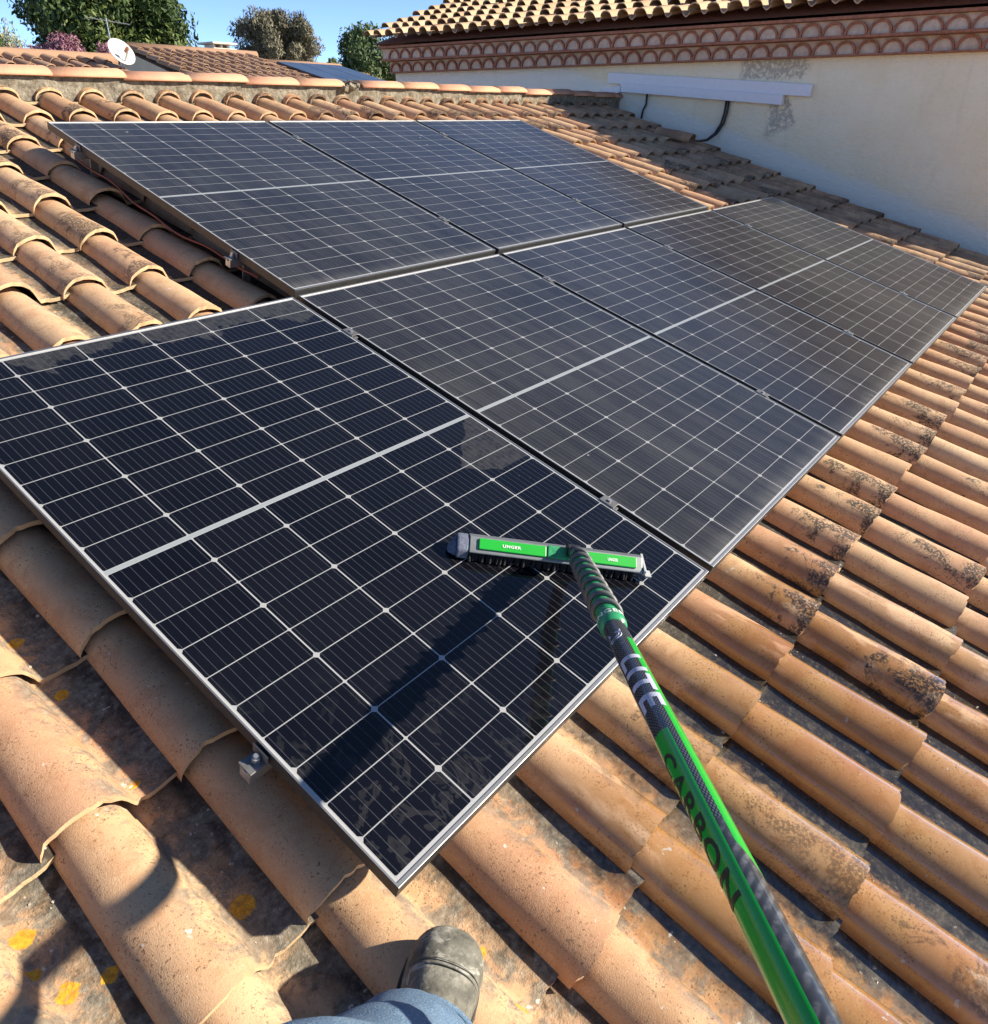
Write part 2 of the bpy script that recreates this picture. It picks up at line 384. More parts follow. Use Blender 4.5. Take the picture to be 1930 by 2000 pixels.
# ------------------------------------------------------------------ tiles
def profile_romane(p=.2335):
    """one interlocking barrel tile: sharp left edge, barrel, right side flowing into a flat pan"""
    xs = np.concatenate([[-.004, -.002, .002], np.linspace(.008, .172, 20), np.linspace(.185, p + .022, 5)])
    out = []
    H = .073
    for x in xs:
        if x <= .075: h = .010 + (H - .010) * math.sqrt(max(0, 1 - ((x - .075) / .079) ** 2))
        elif x <= .170:
            e = math.sqrt(max(0, 1 - ((x - .075) / .078) ** 2))
            t = min(1, max(0, (x - .128) / .040)); t = t * t * (3 - 2 * t)
            h = (1 - t) * (.004 + (H - .004) * e) + t * .0035
        else:
            h = .0035 + .005 * ((x - .170) / (p + .022 - .170)) ** 2
        out.append((x, h))
    return np.array(out)
def profile_canal(p=.2):
    xs = np.linspace(-.004, p + .012, 19); out = []
    for x in xs:
        if x <= .13:
            h = .012 + .055 * math.sqrt(max(0, 1 - ((x - .063) / .068) ** 2))
        else:
            t = (x - .13) / (p + .012 - .13); h = .012 - .035 * math.sin(math.pi * t)
        out.append((x, h))
    return np.array(out)
def tile_field(prof, tiles, place, length, na=5, tilt=.022, taper=.12, thick=.013, jit=1.0, xc=.078):
    """tiles: (across0, down_end) list; place(across, down, h) -> (n,3) array"""
    n = len(prof); aa = np.linspace(0, 1, na)
    V = []; F = []; UV = []; T1 = []; T2 = []; base = 0
    pmin, pmax = prof[0, 0], prof[-1, 0]
    grid = np.arange(na * n).reshape(na, n)
    q1 = np.stack([grid[:-1, :-1], grid[:-1, 1:], grid[1:, 1:], grid[1:, :-1]], -1).reshape(-1, 4)
    fr = np.arange(2 * n).reshape(2, n) + na * n
    q2 = np.stack([fr[0, :-1], fr[0, 1:], fr[1, 1:], fr[1, :-1]], -1).reshape(-1, 4)
    lf = np.arange(2 * na).reshape(2, na) + na * n + 2 * n
    q3 = np.stack([lf[0, :-1], lf[0, 1:], lf[1, 1:], lf[1, :-1]], -1).reshape(-1, 4)
    Q = np.concatenate([q1, q2, q3]); cnt = na * n + 2 * n + 2 * na
    for (u0, vend) in tiles:
        r = rng.normal(size=6) * jit
        yaw = r[0] * .010; dh = r[1] * .0028; dv = r[2] * .006; du = r[3] * .003; roll = r[4] * .010
        A, X = np.meshgrid(aa, prof[:, 0], indexing='ij'); _, Hh = np.meshgrid(aa, prof[:, 1], indexing='ij')
        k = 1 - taper * (1 - A)
        inb = (X < .165)
        x = np.where(inb, xc + (X - xc) * k, X)
        h = np.where(inb, Hh * (1 - .6 * taper * (1 - A)), Hh) + tilt * A + dh + roll * (X - xc)
        # slight swelling at the lower lip and handmade waviness
        h = h + .0016 * np.sin(A * 9 + r[5] * 7 + X * 30) * jit
        d = vend + dv - length * (1 - A) + .004 * jit * np.sin(X * 22 + r[5] * 5) * A
        chip = np.maximum(0, np.sin(X * 61 + r[0] * 40) * np.sin(X * 143 + r[1] * 50) - .25) * .008 * jit
        d = d - np.minimum(chip, .006) * (A > .99)
        ax = u0 + du + x + yaw * (A - .5) * length
        ax_all = [ax.ravel(), ax[-1], ax[-1], ax[:, 0], ax[:, 0]]
        d_all = [d.ravel(), d[-1], d[-1], d[:, 0], d[:, 0]]
        h_all = [h.ravel(), h[-1], h[-1] - thick, h[:, 0], h[:, 0] - thick]
        V.append(place(np.concatenate(ax_all), np.concatenate(d_all), np.concatenate(h_all)))
        un = ((X - pmin) / (pmax - pmin))
        UV.append(np.stack([np.concatenate([un.ravel(), un[0], un[0], np.zeros(2 * na)]),
                            np.concatenate([A.ravel(), np.full(2 * n, 1.06), aa, aa])], -1))
        T1.append(np.full(cnt, rng.random())); T2.append(np.full(cnt, rng.random()))
        F.append(Q + base); base += cnt
    mb = MB(); mb.v = np.concatenate(V).tolist(); mb.f = np.concatenate(F).tolist(); mb.mi = [0] * len(mb.f)
    mb.uv = np.concatenate(UV); mb.att = {'tid': np.concatenate(T1), 'tid2': np.concatenate(T2)}
    return mb
def slope_place(hb):
    def f(a, d, h):
        hh = h + hb
        return np.stack([a, -d * CT - hh * ST, -d * ST + hh * CT], -1)
    return f

# ------------------------------------------------------------------ ground
g = MB(); g.add([(-600,-600,-5.2),(600,-600,-5.2),(600,600,-5.2),(-600,600,-5.2)], [(0,1,2,3)])
M['ground'] = simple('dry_garden_ground', (.27,.24,.16), .95, var=.4, scale=.6)
tag(g.build('ground', M['ground'], recalc=False), kind='structure')

# ------------------------------------------------------------------ the house we stand on
house = tag(empty('tiled_house', (2.7, -1.0, -5.2)), 'house with a shallow roof of warm terracotta barrel tiles carrying the solar panels', 'house')
house_off = -Vector(house.location)
def child(o, root):
    o.parent = root; o.matrix_parent_inverse = Matrix.Translation(-Vector(root.location)); return o
PIT, EXPO, HB = .2335, .353, -.190
rows = [1.932 + EXPO * k for k in range(-13, 5)]
tiles = []
for vend in rows:
    for k in range(-16, 30):
        u0 = 1.165 - .075 + PIT * k
        if u0 + PIT > 7.86: continue
        tiles.append((u0, vend))
mb = tile_field(profile_romane(PIT), tiles, slope_place(HB), EXPO + .075, na=6, taper=.19, tilt=.027)
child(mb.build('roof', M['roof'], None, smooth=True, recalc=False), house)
# boarded deck under the tiles and the slope beyond the ridge
dk = MB()
V0 = -2.80
a, b, c_, d_ = P(-2.7, V0, HB-.02), P(7.84, V0, HB-.02), P(7.84, 3.4, HB-.02), P(-2.7, 3.4, HB-.02)
low = Vector((0, 0, -.08))
dk.add([a, b, c_, d_, a+low, b+low, c_+low, d_+low], [(0,3,2,1),(4,5,6,7),(0,1,5,4),(1,2,6,5),(2,3,7,6),(3,0,4,7)])
child(dk.build('roof_deck', M['deck']), house)
RY, RZ = P(0, V0, -.06).y, P(0, V0, -.06).z
def back_place(a, d, h):
    return np.stack([-a, RY + d * CT + h * ST, RZ - .13 - d * ST + h * CT], -1)
bt = [(-7.84 + PIT * k, .36 + .353 * r_) for k in range(45) for r_ in range(9)]
mb = tile_field(profile_romane(PIT), bt, back_place, .43, na=2)
child(mb.build('rear_roof', M['far_roof'], None, smooth=True, recalc=False), house)
wl = MB(); ye, yb = P(0, 3.2, 0).y, RY + 3.0
zf, zb = P(0, 3.2, HB).z - .15, RZ - .13 - 3.1 * ST - .1
pr = [(ye, -5.2), (yb, -5.2), (yb, zb), (RY, RZ - .3), (ye, zf)]
wl.prism(pr, -2.45, 7.6)
child(wl.build('wall', M['house_wall']), house)

# ridge caps, each its own part
def cap_mesh(u0, u1):
    n = 15; rings = []; mb = MB()
    for f in (0, .5, 1):
        u = u0 + (u1 - u0) * f; k = .975 + .03 * f
        ring = []
        for j in range(n):
            t = -math.pi/2 + math.pi * j / (n - 1)
            ring.append(Vector((u, RYc + .122 * k * math.sin(t), RZc + .042 * k * math.cos(t) + .005 * f)))
        rings.append(ring)
    vs = [p for r_ in rings for p in r_]
    fs = [(i*n+j, i*n+j+1, (i+1)*n+j+1, (i+1)*n+j) for i in range(2) for j in range(n-1)]
    mb.add(vs, fs); return mb
RYc = P(0, -2.69, -.03).y + .122; RZc = P(0, -2.69, -.03).z - .014
edges = []
u = 3.74
while u > -2.6: edges.append((u - .43, u)); u -= .415
u = 3.93
while u < 7.75: edges.append((u, min(u + .43, 7.84))); u += .415
for (u0, u1) in edges:
    jz = random.uniform(-.006, .006); RZc0 = RZc; RZc = RZc + jz
    o = cap_mesh(u0, u1).build('ridge_tile', M['cap'], None, smooth=True, recalc=False); RZc = RZc0
    sol = o.modifiers.new('solid', 'SOLIDIFY'); sol.thickness = .012; sol.offset = -1
    child(o, house)
# rough bedding mortar under the caps
mo = MB(); nu = 420; nh = 6; us = np.linspace(-2.7, 7.84, nu); vs = []
for iu, u in enumerate(us):
    for j in range(nh):
        t = j / (nh - 1)
        wob = .012 * math.sin(u * 13) + .01 * math.sin(u * 31 + 1) + random.uniform(-.006, .006)
        vs.append(P(u, -2.685 - .03 * t + wob * (1 - .7 * t), -.20 + .165 * t))
fs = [(i*nh+j, i*nh+j+1, (i+1)*nh+j+1, (i+1)*nh+j) for i in range(nu-1) for j in range(nh-1)]
mo.add(vs, fs)
mo.box((-2.7, RYc - .09, RZ - .3), (7.84, RYc + .09, RZc + .02))
child(mo.build('ridge_mortar', M['mortar'], None, smooth=False), house)
# broken lumps where a cap is missing
lm = MB()
for k in range(16):
    cpt = Vector((random.uniform(3.72, 3.95), RYc + random.uniform(-.12, .05), RZc + random.uniform(-.01, .03)))
    s_ = random.uniform(.015, .04); q = Matrix.Rotation(random.random()*3, 4, Vector((random.random(), random.random(), 1)).normalized())
    lm.box((-s_, -s_*.6, -s_*.5), (s_, s_*.6, s_*.5), 0, Matrix.Translation(cpt) @ q)
child(lm.build('broken_mortar', M['mortar'], None, bevel=.006), house)
# raised tile where the cables enter
rt = tile_field(profile_romane(PIT), [(7.12, -1.42)], slope_place(HB + .055), .40, na=5, tilt=.05)
child(rt.build('raised_tile', M['roof'], None, smooth=True, recalc=False), house)

# ------------------------------------------------------------------ solar panels
PITCH = 1.15585
LIP, LIPX, FH = .0085, .0038, .031
def panel_frame():
    mb = MB()
    # four bars, mitred: outer wall + top lip + inner drop
    o = [(0,0),(PW,0),(PW,PL),(0,PL)]; i1 = [(LIPX,LIP),(PW-LIPX,LIP),(PW-LIPX,PL-LIP),(LIPX,PL-LIP)]
    i2 = [(.030,.030),(PW-.030,.030),(PW-.030,PL-.030),(.030,PL-.030)]
    vs = [(x,y,-FH) for x,y in o] + [(x,y,0) for x,y in o] + [(x,y,0) for x,y in i1] + [(x,y,-.004) for x,y in i1] + [(x,y,-FH) for x,y in i2] + [(x,y,-FH) for x,y in i1]
    fs = []; sd = []
    for k in range(4):
        l = (k+1) % 4
        fs += [(4+k,4+l,8+l,8+k),(8+k,8+l,12+l,12+k)]; sd += [(k,l,4+l,4+k),(k,16+k,16+l,l)]
    mb.add(vs, fs); b_ = len(mb.f); mb.f += [list(f) for f in sd]; mb.mi += [1] * len(sd); return mb
def panel_glass():
    mb = MB(); e = LIP - .001; d = LIPX - .001
    mb.add([(d,e,-.0022),(PW-d,e,-.0022),(PW-d,PL-e,-.0022),(d,PL-e,-.0022)], [(0,1,2,3)]); return mb
def panel_back():
    mb = MB(); e = LIPX
    mb.box((e,e,-.009),(PW-e,PL-e,-.006))
    mb.box((PW/2-.05, PL-.16, -.028),(PW/2+.05, PL-.10, -.0092)); return mb
proto = None
TILT = math.radians(1.0)
def make_panel(u, vtop, h, label, washed=False, tilt=0.0):
    global proto
    loc = P(u, vtop + PL, h)
    grp = 'solar panels laid on the tiled roof'
    if proto is None:
        root = empty('solar_module', loc, (TH, 0, 0))
        panel_frame().build('frame', [M['alu'], M['alu_shaded']], root, bevel=.0008)
        gl = panel_glass().build('glass', M['cells'], root, recalc=False)
        panel_back().build('backsheet', M['backsheet'], root)
        proto = root
    else:
        root = proto.copy(); COL.objects.link(root); root.location = loc
        for ch in list(proto.children):
            k = ch.copy(); COL.objects.link(k); k.parent = root
    for ch in root.children:
        if ch.name.startswith('glass'):
            ch.material_slots[0].link = 'OBJECT'; ch.material_slots[0].material = M['cells_washed'] if washed else M['cells']
    tag(root, label, 'solar panel', grp)
    root.rotation_euler = (TH + tilt, 0, 0)
    return root
make_panel(0, 0, 0, 'freshly washed blue-black solar panel lying under the green brush, nearest the boot', True)
make_panel(PITCH, 0, 0, 'dusty solar panel directly beside the washed one, its long edge along the wide black gap')
make_panel(2*PITCH, 0, 0, 'dusty solar panel in the five-panel row, second beyond the washed one')
make_panel(3*PITCH, 0, 0, 'dusty solar panel next to the last one in the five-panel row')
make_panel(4*PITCH, 0, 0, 'end solar panel of the five-panel row, corner in shade nearest the stucco wall')
UV0 = -(PL + .0182)
make_panel(PITCH, UV0, .011, 'dusty solar panel of the three-panel row with rail ends showing at its open side', tilt=TILT)
make_panel(2*PITCH, UV0, .011, 'middle dusty solar panel of the three-panel row below the ridge', tilt=TILT)
make_panel(3*PITCH, UV0, .011, 'dusty solar panel of the three-panel row nearest the neighbouring house', tilt=TILT)

# mounting rails with clamps
def make_rail(v, u0, u1, joints, label, h0=0.0):
    loc = P(u0, v, h0 - FH - .001); root = empty('mounting_rail', loc, (TH + (TILT if h0 else 0), 0, 0)); L_ = u1 - u0
    mb = MB(); mb.prism([(-.014,-.030),(.014,-.030),(.014,0),(.005,0),(.005,-.008),(-.005,-.008),(-.005,0),(-.014,0)], 0, L_)
    mb.build('rail_profile', M['alu_dull'], root, bevel=.001)
    for j in joints:
        c = MB(); x = j - u0
        c.box((x-.0075, -.03, -.002), (x+.0075, .03, FH - .004)); c.box((x-.016, -.024, FH + .0012), (x+.016, .024, FH + .004))
        cl = c.build('mid_clamp', M['clamp'], root, bevel=.0008)
        bz = MB(); bz.tube([(x, 0, FH+.0042), (x, 0, FH+.009)], .0055, 8); bz.build('bolt', M['alu_dull'], cl)
    oh = 0.036 if u0 < 0 else 0.030
    for x, s_ in ((oh - .016, -1), (L_ - oh + .016, 1)):
        c = MB(); c.box((x-.013 if s_>0 else x-.021, -.017, .0005), (x+.021 if s_>0 else x+.013, .017, .0035))
        c.box((x-.0015-s_*.0115, -.020, .0042), (x+.0015-s_*.0115, .020, .026))
        e = c.build('end_clamp', M['clamp'], root, bevel=.0008)
        bz = MB(); bz.tube([(x - s_*.002, 0, .0042), (x - s_*.002, 0, .014)], .008, 6); bz.tube([(x - s_*.002, 0, .0142), (x - s_*.002, 0, .020)], .0045, 10)
        bz.build('bolt', M['alu_dull'], e)
    for k in range(int(L_ / 1.1) + 1):
        x = min(.10 + 1.1 * k, L_ - .1)
        c = MB(); c.box((x-.018, -.025, -.036), (x+.018, .025, -.0302)); c.box((x-.018, .020, -.12), (x+.018, .0252, -.0362))
        c.build('roof_hook', M['alu_dull'], root, bevel=.001)
    tag(root, label, 'mounting rail', 'aluminium rails under the panels'); return root
jl = [PITCH * k - (PITCH - PW) / 2 for k in range(1, 5)]
make_rail(.285, -.036, 4*PITCH + PW + .036, jl, 'aluminium rail crossing below the five-panel row near its upper edge')
make_rail(1.345, -.036, 4*PITCH + PW + .036, jl, 'aluminium rail whose bracket sticks out beside the washed panel')
ju = [PITCH * k - (PITCH - PW) / 2 for k in range(2, 4)]
make_rail(-1.435, PITCH - .030, 3*PITCH + PW + .030, ju, 'aluminium rail of the three-panel row with its end nearest the ridge', .0363)
make_rail(-.36, PITCH - .030, 3*PITCH + PW + .030, ju, 'aluminium rail ending by the lower open corner of the three-panel row', .0175)
cb = MB(); pts = []
for k in range(40):
    t = k / 39; v = -1.50 + 1.25 * t
    pts.append(P(PITCH + .018 + .012 * math.sin(t * 9), v, -.052 - .020 * math.sin(t * math.pi) - .006 * math.sin(t * 23)))
cb.tube(pts, .0045, 8)
tag(cb.build('panel_cable', M['red_cable'], None, smooth=True), 'reddish cable sagging under the open side of the three-panel row', 'cable')

# ------------------------------------------------------------------ neighbouring house
WX, WY0, WY1 = 7.85, -2.25, 6.15
nb = tag(empty('neighbouring_house', (12, 2.2, -5.2)), 'taller cream stucco house with pale canal tiles and a double tile cornice', 'house')
PHI = math.radians(17); EX, EZ = 7.47, 1.385
RXn = 12.2
mb = MB(); zr = EZ + (RXn - WX) * math.tan(PHI)
mb.add([(WX,WY0,-5.2),(2*RXn-WX,WY0,-5.2),(2*RXn-WX,WY1,-5.2),(WX,WY1,-5.2),(WX,WY0,1.34),(2*RXn-WX,WY0,1.34),(2*RXn-WX,WY1,1.34),(WX,WY1,1.34),(RXn,WY0,zr),(RXn,WY1,zr)],
       [(3,0,4,7),(0,1,5,8,4),(1,2,6,5),(2,3,7,9,6),(4,5,6,7)])
child(mb.build('wall', M['stucco']), nb)
# génoise cornice: two rows of half-round tiles
gm = MB(); ga = MB()
def arch_row(z0, hgt, xf, off):
    gm.box((xf + .022, WY0 - .02, z0), (WX - .003, WY1 + .02, z0 + hgt))
    k = 0; y = WY0 + off
    while y + .2 < WY1 + .05:
        n = 12; vs = []; dy_ = random.uniform(.93, 1.0); jx = random.uniform(-.008, .006)
        for X_ in (xf + jx, WX - .004):
            for rr in (1.0, .80):
                for j in range(n + 1):
                    t = math.pi * j / n
                    vs.append((X_, y + .1 - .099 * rr * math.cos(t), z0 + .002 + (hgt - .006) * rr * math.sin(t) ** .9 * dy_))
        m1 = n + 1; fs = []
        for j in range(n):
            fs += [(j, j+1, m1+j+1, m1+j), (j, 2*m1+j, 2*m1+j+1, j+1), (m1+j, m1+j+1, 3*m1+j+1, 3*m1+j)]
        ga.add(vs, fs); y += .2
def bar(z0, z1, xf): ga.box((xf, WY0 - .03, z0), (WX - .003, WY1 + .03, z1))
bar(1.040, 1.054, 7.735); arch_row(1.055, .115, 7.745, 0.0); bar(1.171, 1.193, 7.615); arch_row(1.194, .115, 7.625, .1); bar(1.310, 1.335, 7.56)
g1 = child(gm.build('cornice_mortar', M['genoise_mortar']), nb)
g2 = child(ga.build('cornice_tiles', M['genoise_tile'], recalc=True), nb)
def nb_place(a, d, h):
    # across runs towards -y, d = distance from the ridge down the slope
    return np.stack([RXn - d * math.cos(PHI) - h * math.sin(PHI), 6.30 - a, ZRIDGE - d * math.sin(PHI) + h * math.cos(PHI)], -1)
SL = (RXn - EX) / math.cos(PHI); ZRIDGE = EZ + (RXn - EX) * math.tan(PHI)
nt_ = [(.2 * k, SL - .33 * r_) for r_ in range(14) for k in range(44)]
mb = tile_field(profile_canal(.2), nt_, nb_place, .43, na=4, tilt=.062, taper=.30, thick=.012, jit=1.3, xc=.063)
child(mb.build('roof', M['pale_roof'], None, smooth=True, recalc=False), nb)
rd = MB(); t_ = math.tan(PHI)
rd.add([(EX+.12, -2.48, EZ-.025), (RXn, -2.48, ZRIDGE-.06), (2*RXn-EX, -2.48, EZ-.06), (EX+.12, 6.29, EZ-.025), (RXn, 6.29, ZRIDGE-.06), (2*RXn-EX, 6.29, EZ-.06)],
       [(0,3,4,1),(1,4,5,2),(0,1,2),(3,5,4)])
child(rd.build('roof_deck', M['genoise_tile']), nb)
# white cable trunking on the wall
tk = tag(empty('cable_trunking', (WX, 1.6, .8)), 'pair of stepped white plastic cable trunks fixed to the stucco wall', 'cable trunking')
def slanted(y0, y1, zt0, zt1, hgt, dep, x=WX - .003):
    mb = MB()
    vs = [(x, y0, zt0-hgt),(x, y1, zt1-hgt),(x, y1, zt1),(x, y0, zt0)]
    vs += [(x-dep, a, b) for _, a, b in vs[:4]]
    mb.add(vs, [(0,1,2,3),(4,7,6,5),(0,4,5,1),(1,5,6,2),(2,6,7,3),(3,7,4,0)]); return mb
child(slanted(2.76, .50, .972, .822, .105, .055).build('upper_trunk', M['trunk'], bevel=.004), tk)
lt_ = child(slanted(2.58, .76, .868, .735, .088, .075).build('lower_trunk', M['trunk'], bevel=.004), tk)
child(slanted(2.86, 2.60, .80, .845, .07, .05).build('trunk_elbow', M['trunk'], bevel=.004), tk)
c1 = MB(); c1.tube([(WX-.03, 2.27, .76), (WX-.03, 2.27, .66), (WX-.035, 2.30, .60), (WX-.04, 2.31, .52)], .011, 8)
tag(c1.build('wall_cable', M['rubber'], None, smooth=True), 'short thin black cable dropping straight from the white trunk', 'cable', 'black cables below the trunking')
c2 = MB()
for off in (0, .028):
    c2.tube([(WX-.03, 1.32+off, .70), (WX-.032, 1.325+off, .58), (WX-.035, 1.345+off, .48), (WX-.05, 1.40+off*.8, .385), (WX-.10, 1.47+off*.5, .325),
             (WX-.22, 1.52+off*.3, .315), (WX-.40, 1.56, .325), (WX-.52, 1.58, .33)], .012, 8)
tag(c2.build('wall_cable', M['rubber'], None, smooth=True), 'thick double black cable curving from the white trunk to the raised tile', 'cable', 'black cables below the trunking')

# ------------------------------------------------------------------ houses beyond the ridge
def far_house(name, x0, x1, yr, zr, depth, pitch, label, hipr=0.0, mat=None):
    root = tag(empty(name, ((x0+x1)/2, yr, -5.2)), label, 'house', 'houses beyond the ridge'); tp = math.tan(pitch)
    def pl(a, d, h): return np.stack([x0 + a, yr - d * math.cos(pitch) - h * math.sin(pitch), zr - d * math.sin(pitch) + h * math.cos(pitch)], -1)
    ts = []
    for r_ in range(int(depth / .36)):
        d = .36 * (r_ + 1)
        for k in range(int((x1 - x0 + hipr * d) / .24)): ts.append((.24 * k, d))
    mb = tile_field(profile_romane(.24), ts, pl, .43, na=2, tilt=.03, jit=1.5)
    child(mb.build('roof', mat or M['far_roof'], None, smooth=True, recalc=False), root)
    ev = zr - depth * math.sin(pitch)
    wb = MB(); wb.prism([(yr - depth*.92, -5.2), (yr + depth*.92, -5.2), (yr + depth*.92, zr - .92*depth*tp - .1), (yr, zr - .1), (yr - depth*.92, zr - .92*depth*tp - .1)], x0 + .1, x1 - .1)
    child(wb.build('wall', M['house_wall']), root)
    rc = MB(); rc.tube([(x0, yr, zr + .02), (x1, yr, zr + .02)], .09, 10); child(rc.build('ridge_cap', M['far_roof'], None, smooth=True), root)
    bs = MB(); bs.add([(x0, yr + .02, zr + .02), (x1, yr + .02, zr + .02), (x1, yr + depth, zr - depth*tp), (x0, yr + depth, zr - depth*tp)], [(0,1,2,3)])
    child(bs.build('rear_roof', M['far_roof']), root)
    return root
f1 = far_house('brown_roofed_house', 8.35, 11.35, 14.0, 1.66, 4.2, math.radians(15), 'far house with brown tiled roof and chimney behind the satellite dish')
ch = MB(); ch.box((10.52, 14.3, 1.2), (10.98, 14.75, 1.76)); ch.box((10.46, 14.24, 1.761), (11.04, 14.81, 1.80))
for xx in (10.56, 10.75, 10.92): ch.box((xx-.03, 14.36, 1.80), (xx+.03, 14.7, 1.87))
ch.box((10.44, 14.22, 1.871), (11.06, 14.83, 1.91))
child(ch.build('chimney', M['chimney'], bevel=.01), f1)
f1b = far_house('solar_roofed_house', 11.40, 13.7, 13.9, 1.52, 3.6, math.radians(13), 'far low house with blue-grey solar panels on its brown roof', .12)
pv = MB(); tp = math.tan(math.radians(13))
for k in range(3):
    x0 = 11.55 + .62 * k
    vs = [(x0 + .38*0 , 13.55, 1.52 - .35*tp + .13), (x0 + .60, 13.55, 1.52 - .35*tp + .13), (x0 + .60 + .05, 12.0, 1.52 - 1.9*tp + .13), (x0 + .05, 12.0, 1.52 - 1.9*tp + .13)]
    pv.add(vs + [(x, y, z - .04) for x, y, z in vs], [(0,3,2,1),(4,5,6,7),(0,1,5,4),(1,2,6,5),(2,3,7,6),(3,0,4,7)])
M['far_pv'] = simple('far_solar_glass', (.04,.055,.085), .22, var=.2, scale=2)
far_pv = tag(pv.build('far_solar_array', M['far_pv']), 'blue-grey solar array on the low far roof', 'solar array')
f2 = far_house('low_tiled_house', 1.5, 5.95, 10.0, 1.20, 3.0, math.radians(15), 'low far roof with a row of tiles, left of the satellite dish')
# satellite dish on the low house
dc = Vector((5.70, 9.29, 1.30)); toc = (CAM - dc).normalized()
dn = (toc * .52 + Vector((.62, -.78, 0)) * .60 + Vector((0, 0, 1)) * .60).normalized()
dish = tag(empty('satellite_dish', (5.72, 9.36, 1.0)), 'round white satellite dish on a short mast above the ridge', 'satellite dish')
dm = MB(); e1 = dn.orthogonal().normalized(); e2 = dn.cross(e1); n = 28; rings = []
for k in range(8):
    r_ = .185 * k / 7 + .002; dep = .048 * (r_ / .185) ** 2
    rings.append([dc + (e1 * math.cos(2*math.pi*j/n) + e2 * math.sin(2*math.pi*j/n)) * r_ + dn * (dep - .06) for j in range(n)])
dm.loft(rings, cap=False)
o = child(dm.build('reflector', M['white_paint'], None, smooth=True), dish); s_ = o.modifiers.new('s', 'SOLIDIFY'); s_.thickness = .008
am = MB(); low_ = dc - Vector((0, 0, .155)) + dn * .015
lnb = dc + dn * .19 - Vector((0, 0, .055))
am.tube([low_, lnb], .013, 8)
child(am.build('arm', M['chimney']), dish)
M['lnb'] = simple('orange_brown_plastic', (.45,.16,.07), .5)
lb = MB(); lb.tube([lnb - dn*.02, lnb - dn * .10], [.026, .022], 12); child(lb.build('receiver', M['lnb'], None, smooth=False), dish)
ms = MB(); bp = dc - dn * .07
ms.tube([(bp.x, bp.y, .75), (bp.x, bp.y, bp.z + .02)], .022, 10); ms.tube([bp, dc - dn*.05], .03, 8)
child(ms.build('mast', M['alu_dull']), dish)
# television aerial
an = tag(empty('television_aerial', (7.0, 12.0, 1.0)), 'thin television aerial standing against the dark tree', 'aerial')
am = MB(); am.tube([(7.0, 12.0, .9), (7.0, 12.0, 1.93)], .009, 8); child(am.build('mast', M['alu_dull']), an)
am = MB(); b0, b1 = Vector((6.72, 12.12, 1.93)), Vector((7.32, 11.86, 1.86)); am.tube([b0, b1], .006, 6)
for k in range(7):
    p = b0.lerp(b1, k / 6); l_ = .26 - .02 * k; am.tube([p - Vector((.35*l_, .9*l_, 0)), p + Vector((.35*l_, .9*l_, 0))], .0035, 5)
child(am.build('elements', M['alu_dull']), an)

# ------------------------------------------------------------------ trees
def mat_leaf(name, c0, c1, c2, rough=.6):
    n = N(name); t = n.attr('tid'); col = n.ramp(t, [(0, c0), (.55, c1), (1, c2)])
    return n.out(col, rough, None, None, .25)
def tree(name, label, cat, x, y, zt, zb, wid, mat, bark, nleaf=7000, leaf=.16, clump=60, aspect=.35, up=.3, twigs=0, trunk_r=.16, group='trees beyond the roofs', flat=1.0):
    root = tag(empty(name, (x, y, -5.2)), label, cat, group)
    cz, rz = (zt + zb) / 2, (zt - zb) / 2; rx = wid / 2
    cl = []
    for k in range(clump):
        d = rng.normal(size=3); d /= np.linalg.norm(d); r_ = rng.random() ** .45
        c = np.array([d[0] * rx * .80 * r_, d[1] * rx * .80 * r_, d[2] * rz * .80 * r_])
        cl.append((c, rng.uniform(.16, .30) * min(rx, rz) * 1.15, rng.random()))
    V = []; F = []; T = []
    per = nleaf // clump; b = 0
    for c, cr, tt in cl:
        d = rng.normal(size=(per, 3)); d /= np.linalg.norm(d, axis=1)[:, None]
        rr = cr * (.45 + .62 * rng.random(per) ** .7)
        p = c + d * rr[:, None] * np.array([1, 1, .85])
        nrm = d + rng.normal(size=(per, 3)) * .6; nrm[:, 2] += up; nrm /= np.linalg.norm(nrm, axis=1)[:, None]
        t1 = np.cross(nrm, rng.normal(size=(per, 3))); t1[:, 2] += up; t1 /= np.linalg.norm(t1, axis=1)[:, None]
        t2 = np.cross(nrm, t1); t2 /= np.linalg.norm(t2, axis=1)[:, None]
        L = leaf * (.55 + .9 * rng.random(per))[:, None]
        q = np.stack([p - t1 * L * .5, p + t2 * L * aspect * .5, p + t1 * L * .5, p - t2 * L * aspect * .5], 1) + np.array([x, y, cz])
        V.append(q.reshape(-1, 3)); F.append((np.arange(per * 4).reshape(per, 4) + b)); b += per * 4
        T.append(np.repeat(np.clip(tt * .6 + rng.random(per) * .5, 0, 1), 4))
    mb = MB(); mb.v = np.concatenate(V).tolist(); mb.f = np.concatenate(F).tolist(); mb.mi = [0] * len(mb.f); mb.att = {'tid': np.concatenate(T)}
    child(mb.build('crown', mat, None, recalc=False), root)
    tr = MB(); base = Vector((x, y, -5.2)); fork = Vector((x, y, zb + .15 * (zt - zb)))
    tr.tube([base, base.lerp(fork, .5) + Vector((.1, .05, 0)), fork], [trunk_r, trunk_r * .8, trunk_r * .6], 10)
    idx = np.argsort(rng.random(len(cl)))[:max(14, twigs)]
    for k in idx:
        c = Vector(cl[k][0]) + Vector((x, y, cz)); mid = fork.lerp(c, .5) + Vector((0, 0, -.1 * rz))
        tr.tube([fork, mid, c, c + (c - fork).normalized() * cl[k][1] * 1.0], [trunk_r * .35, trunk_r * .2, trunk_r * .09, trunk_r * .03], 5)
    child(tr.build('trunk', bark, None, smooth=True), root)
    return root
bark = simple('grey_bark', (.16,.12,.09), .9, var=.3, scale=12, bump=.5)
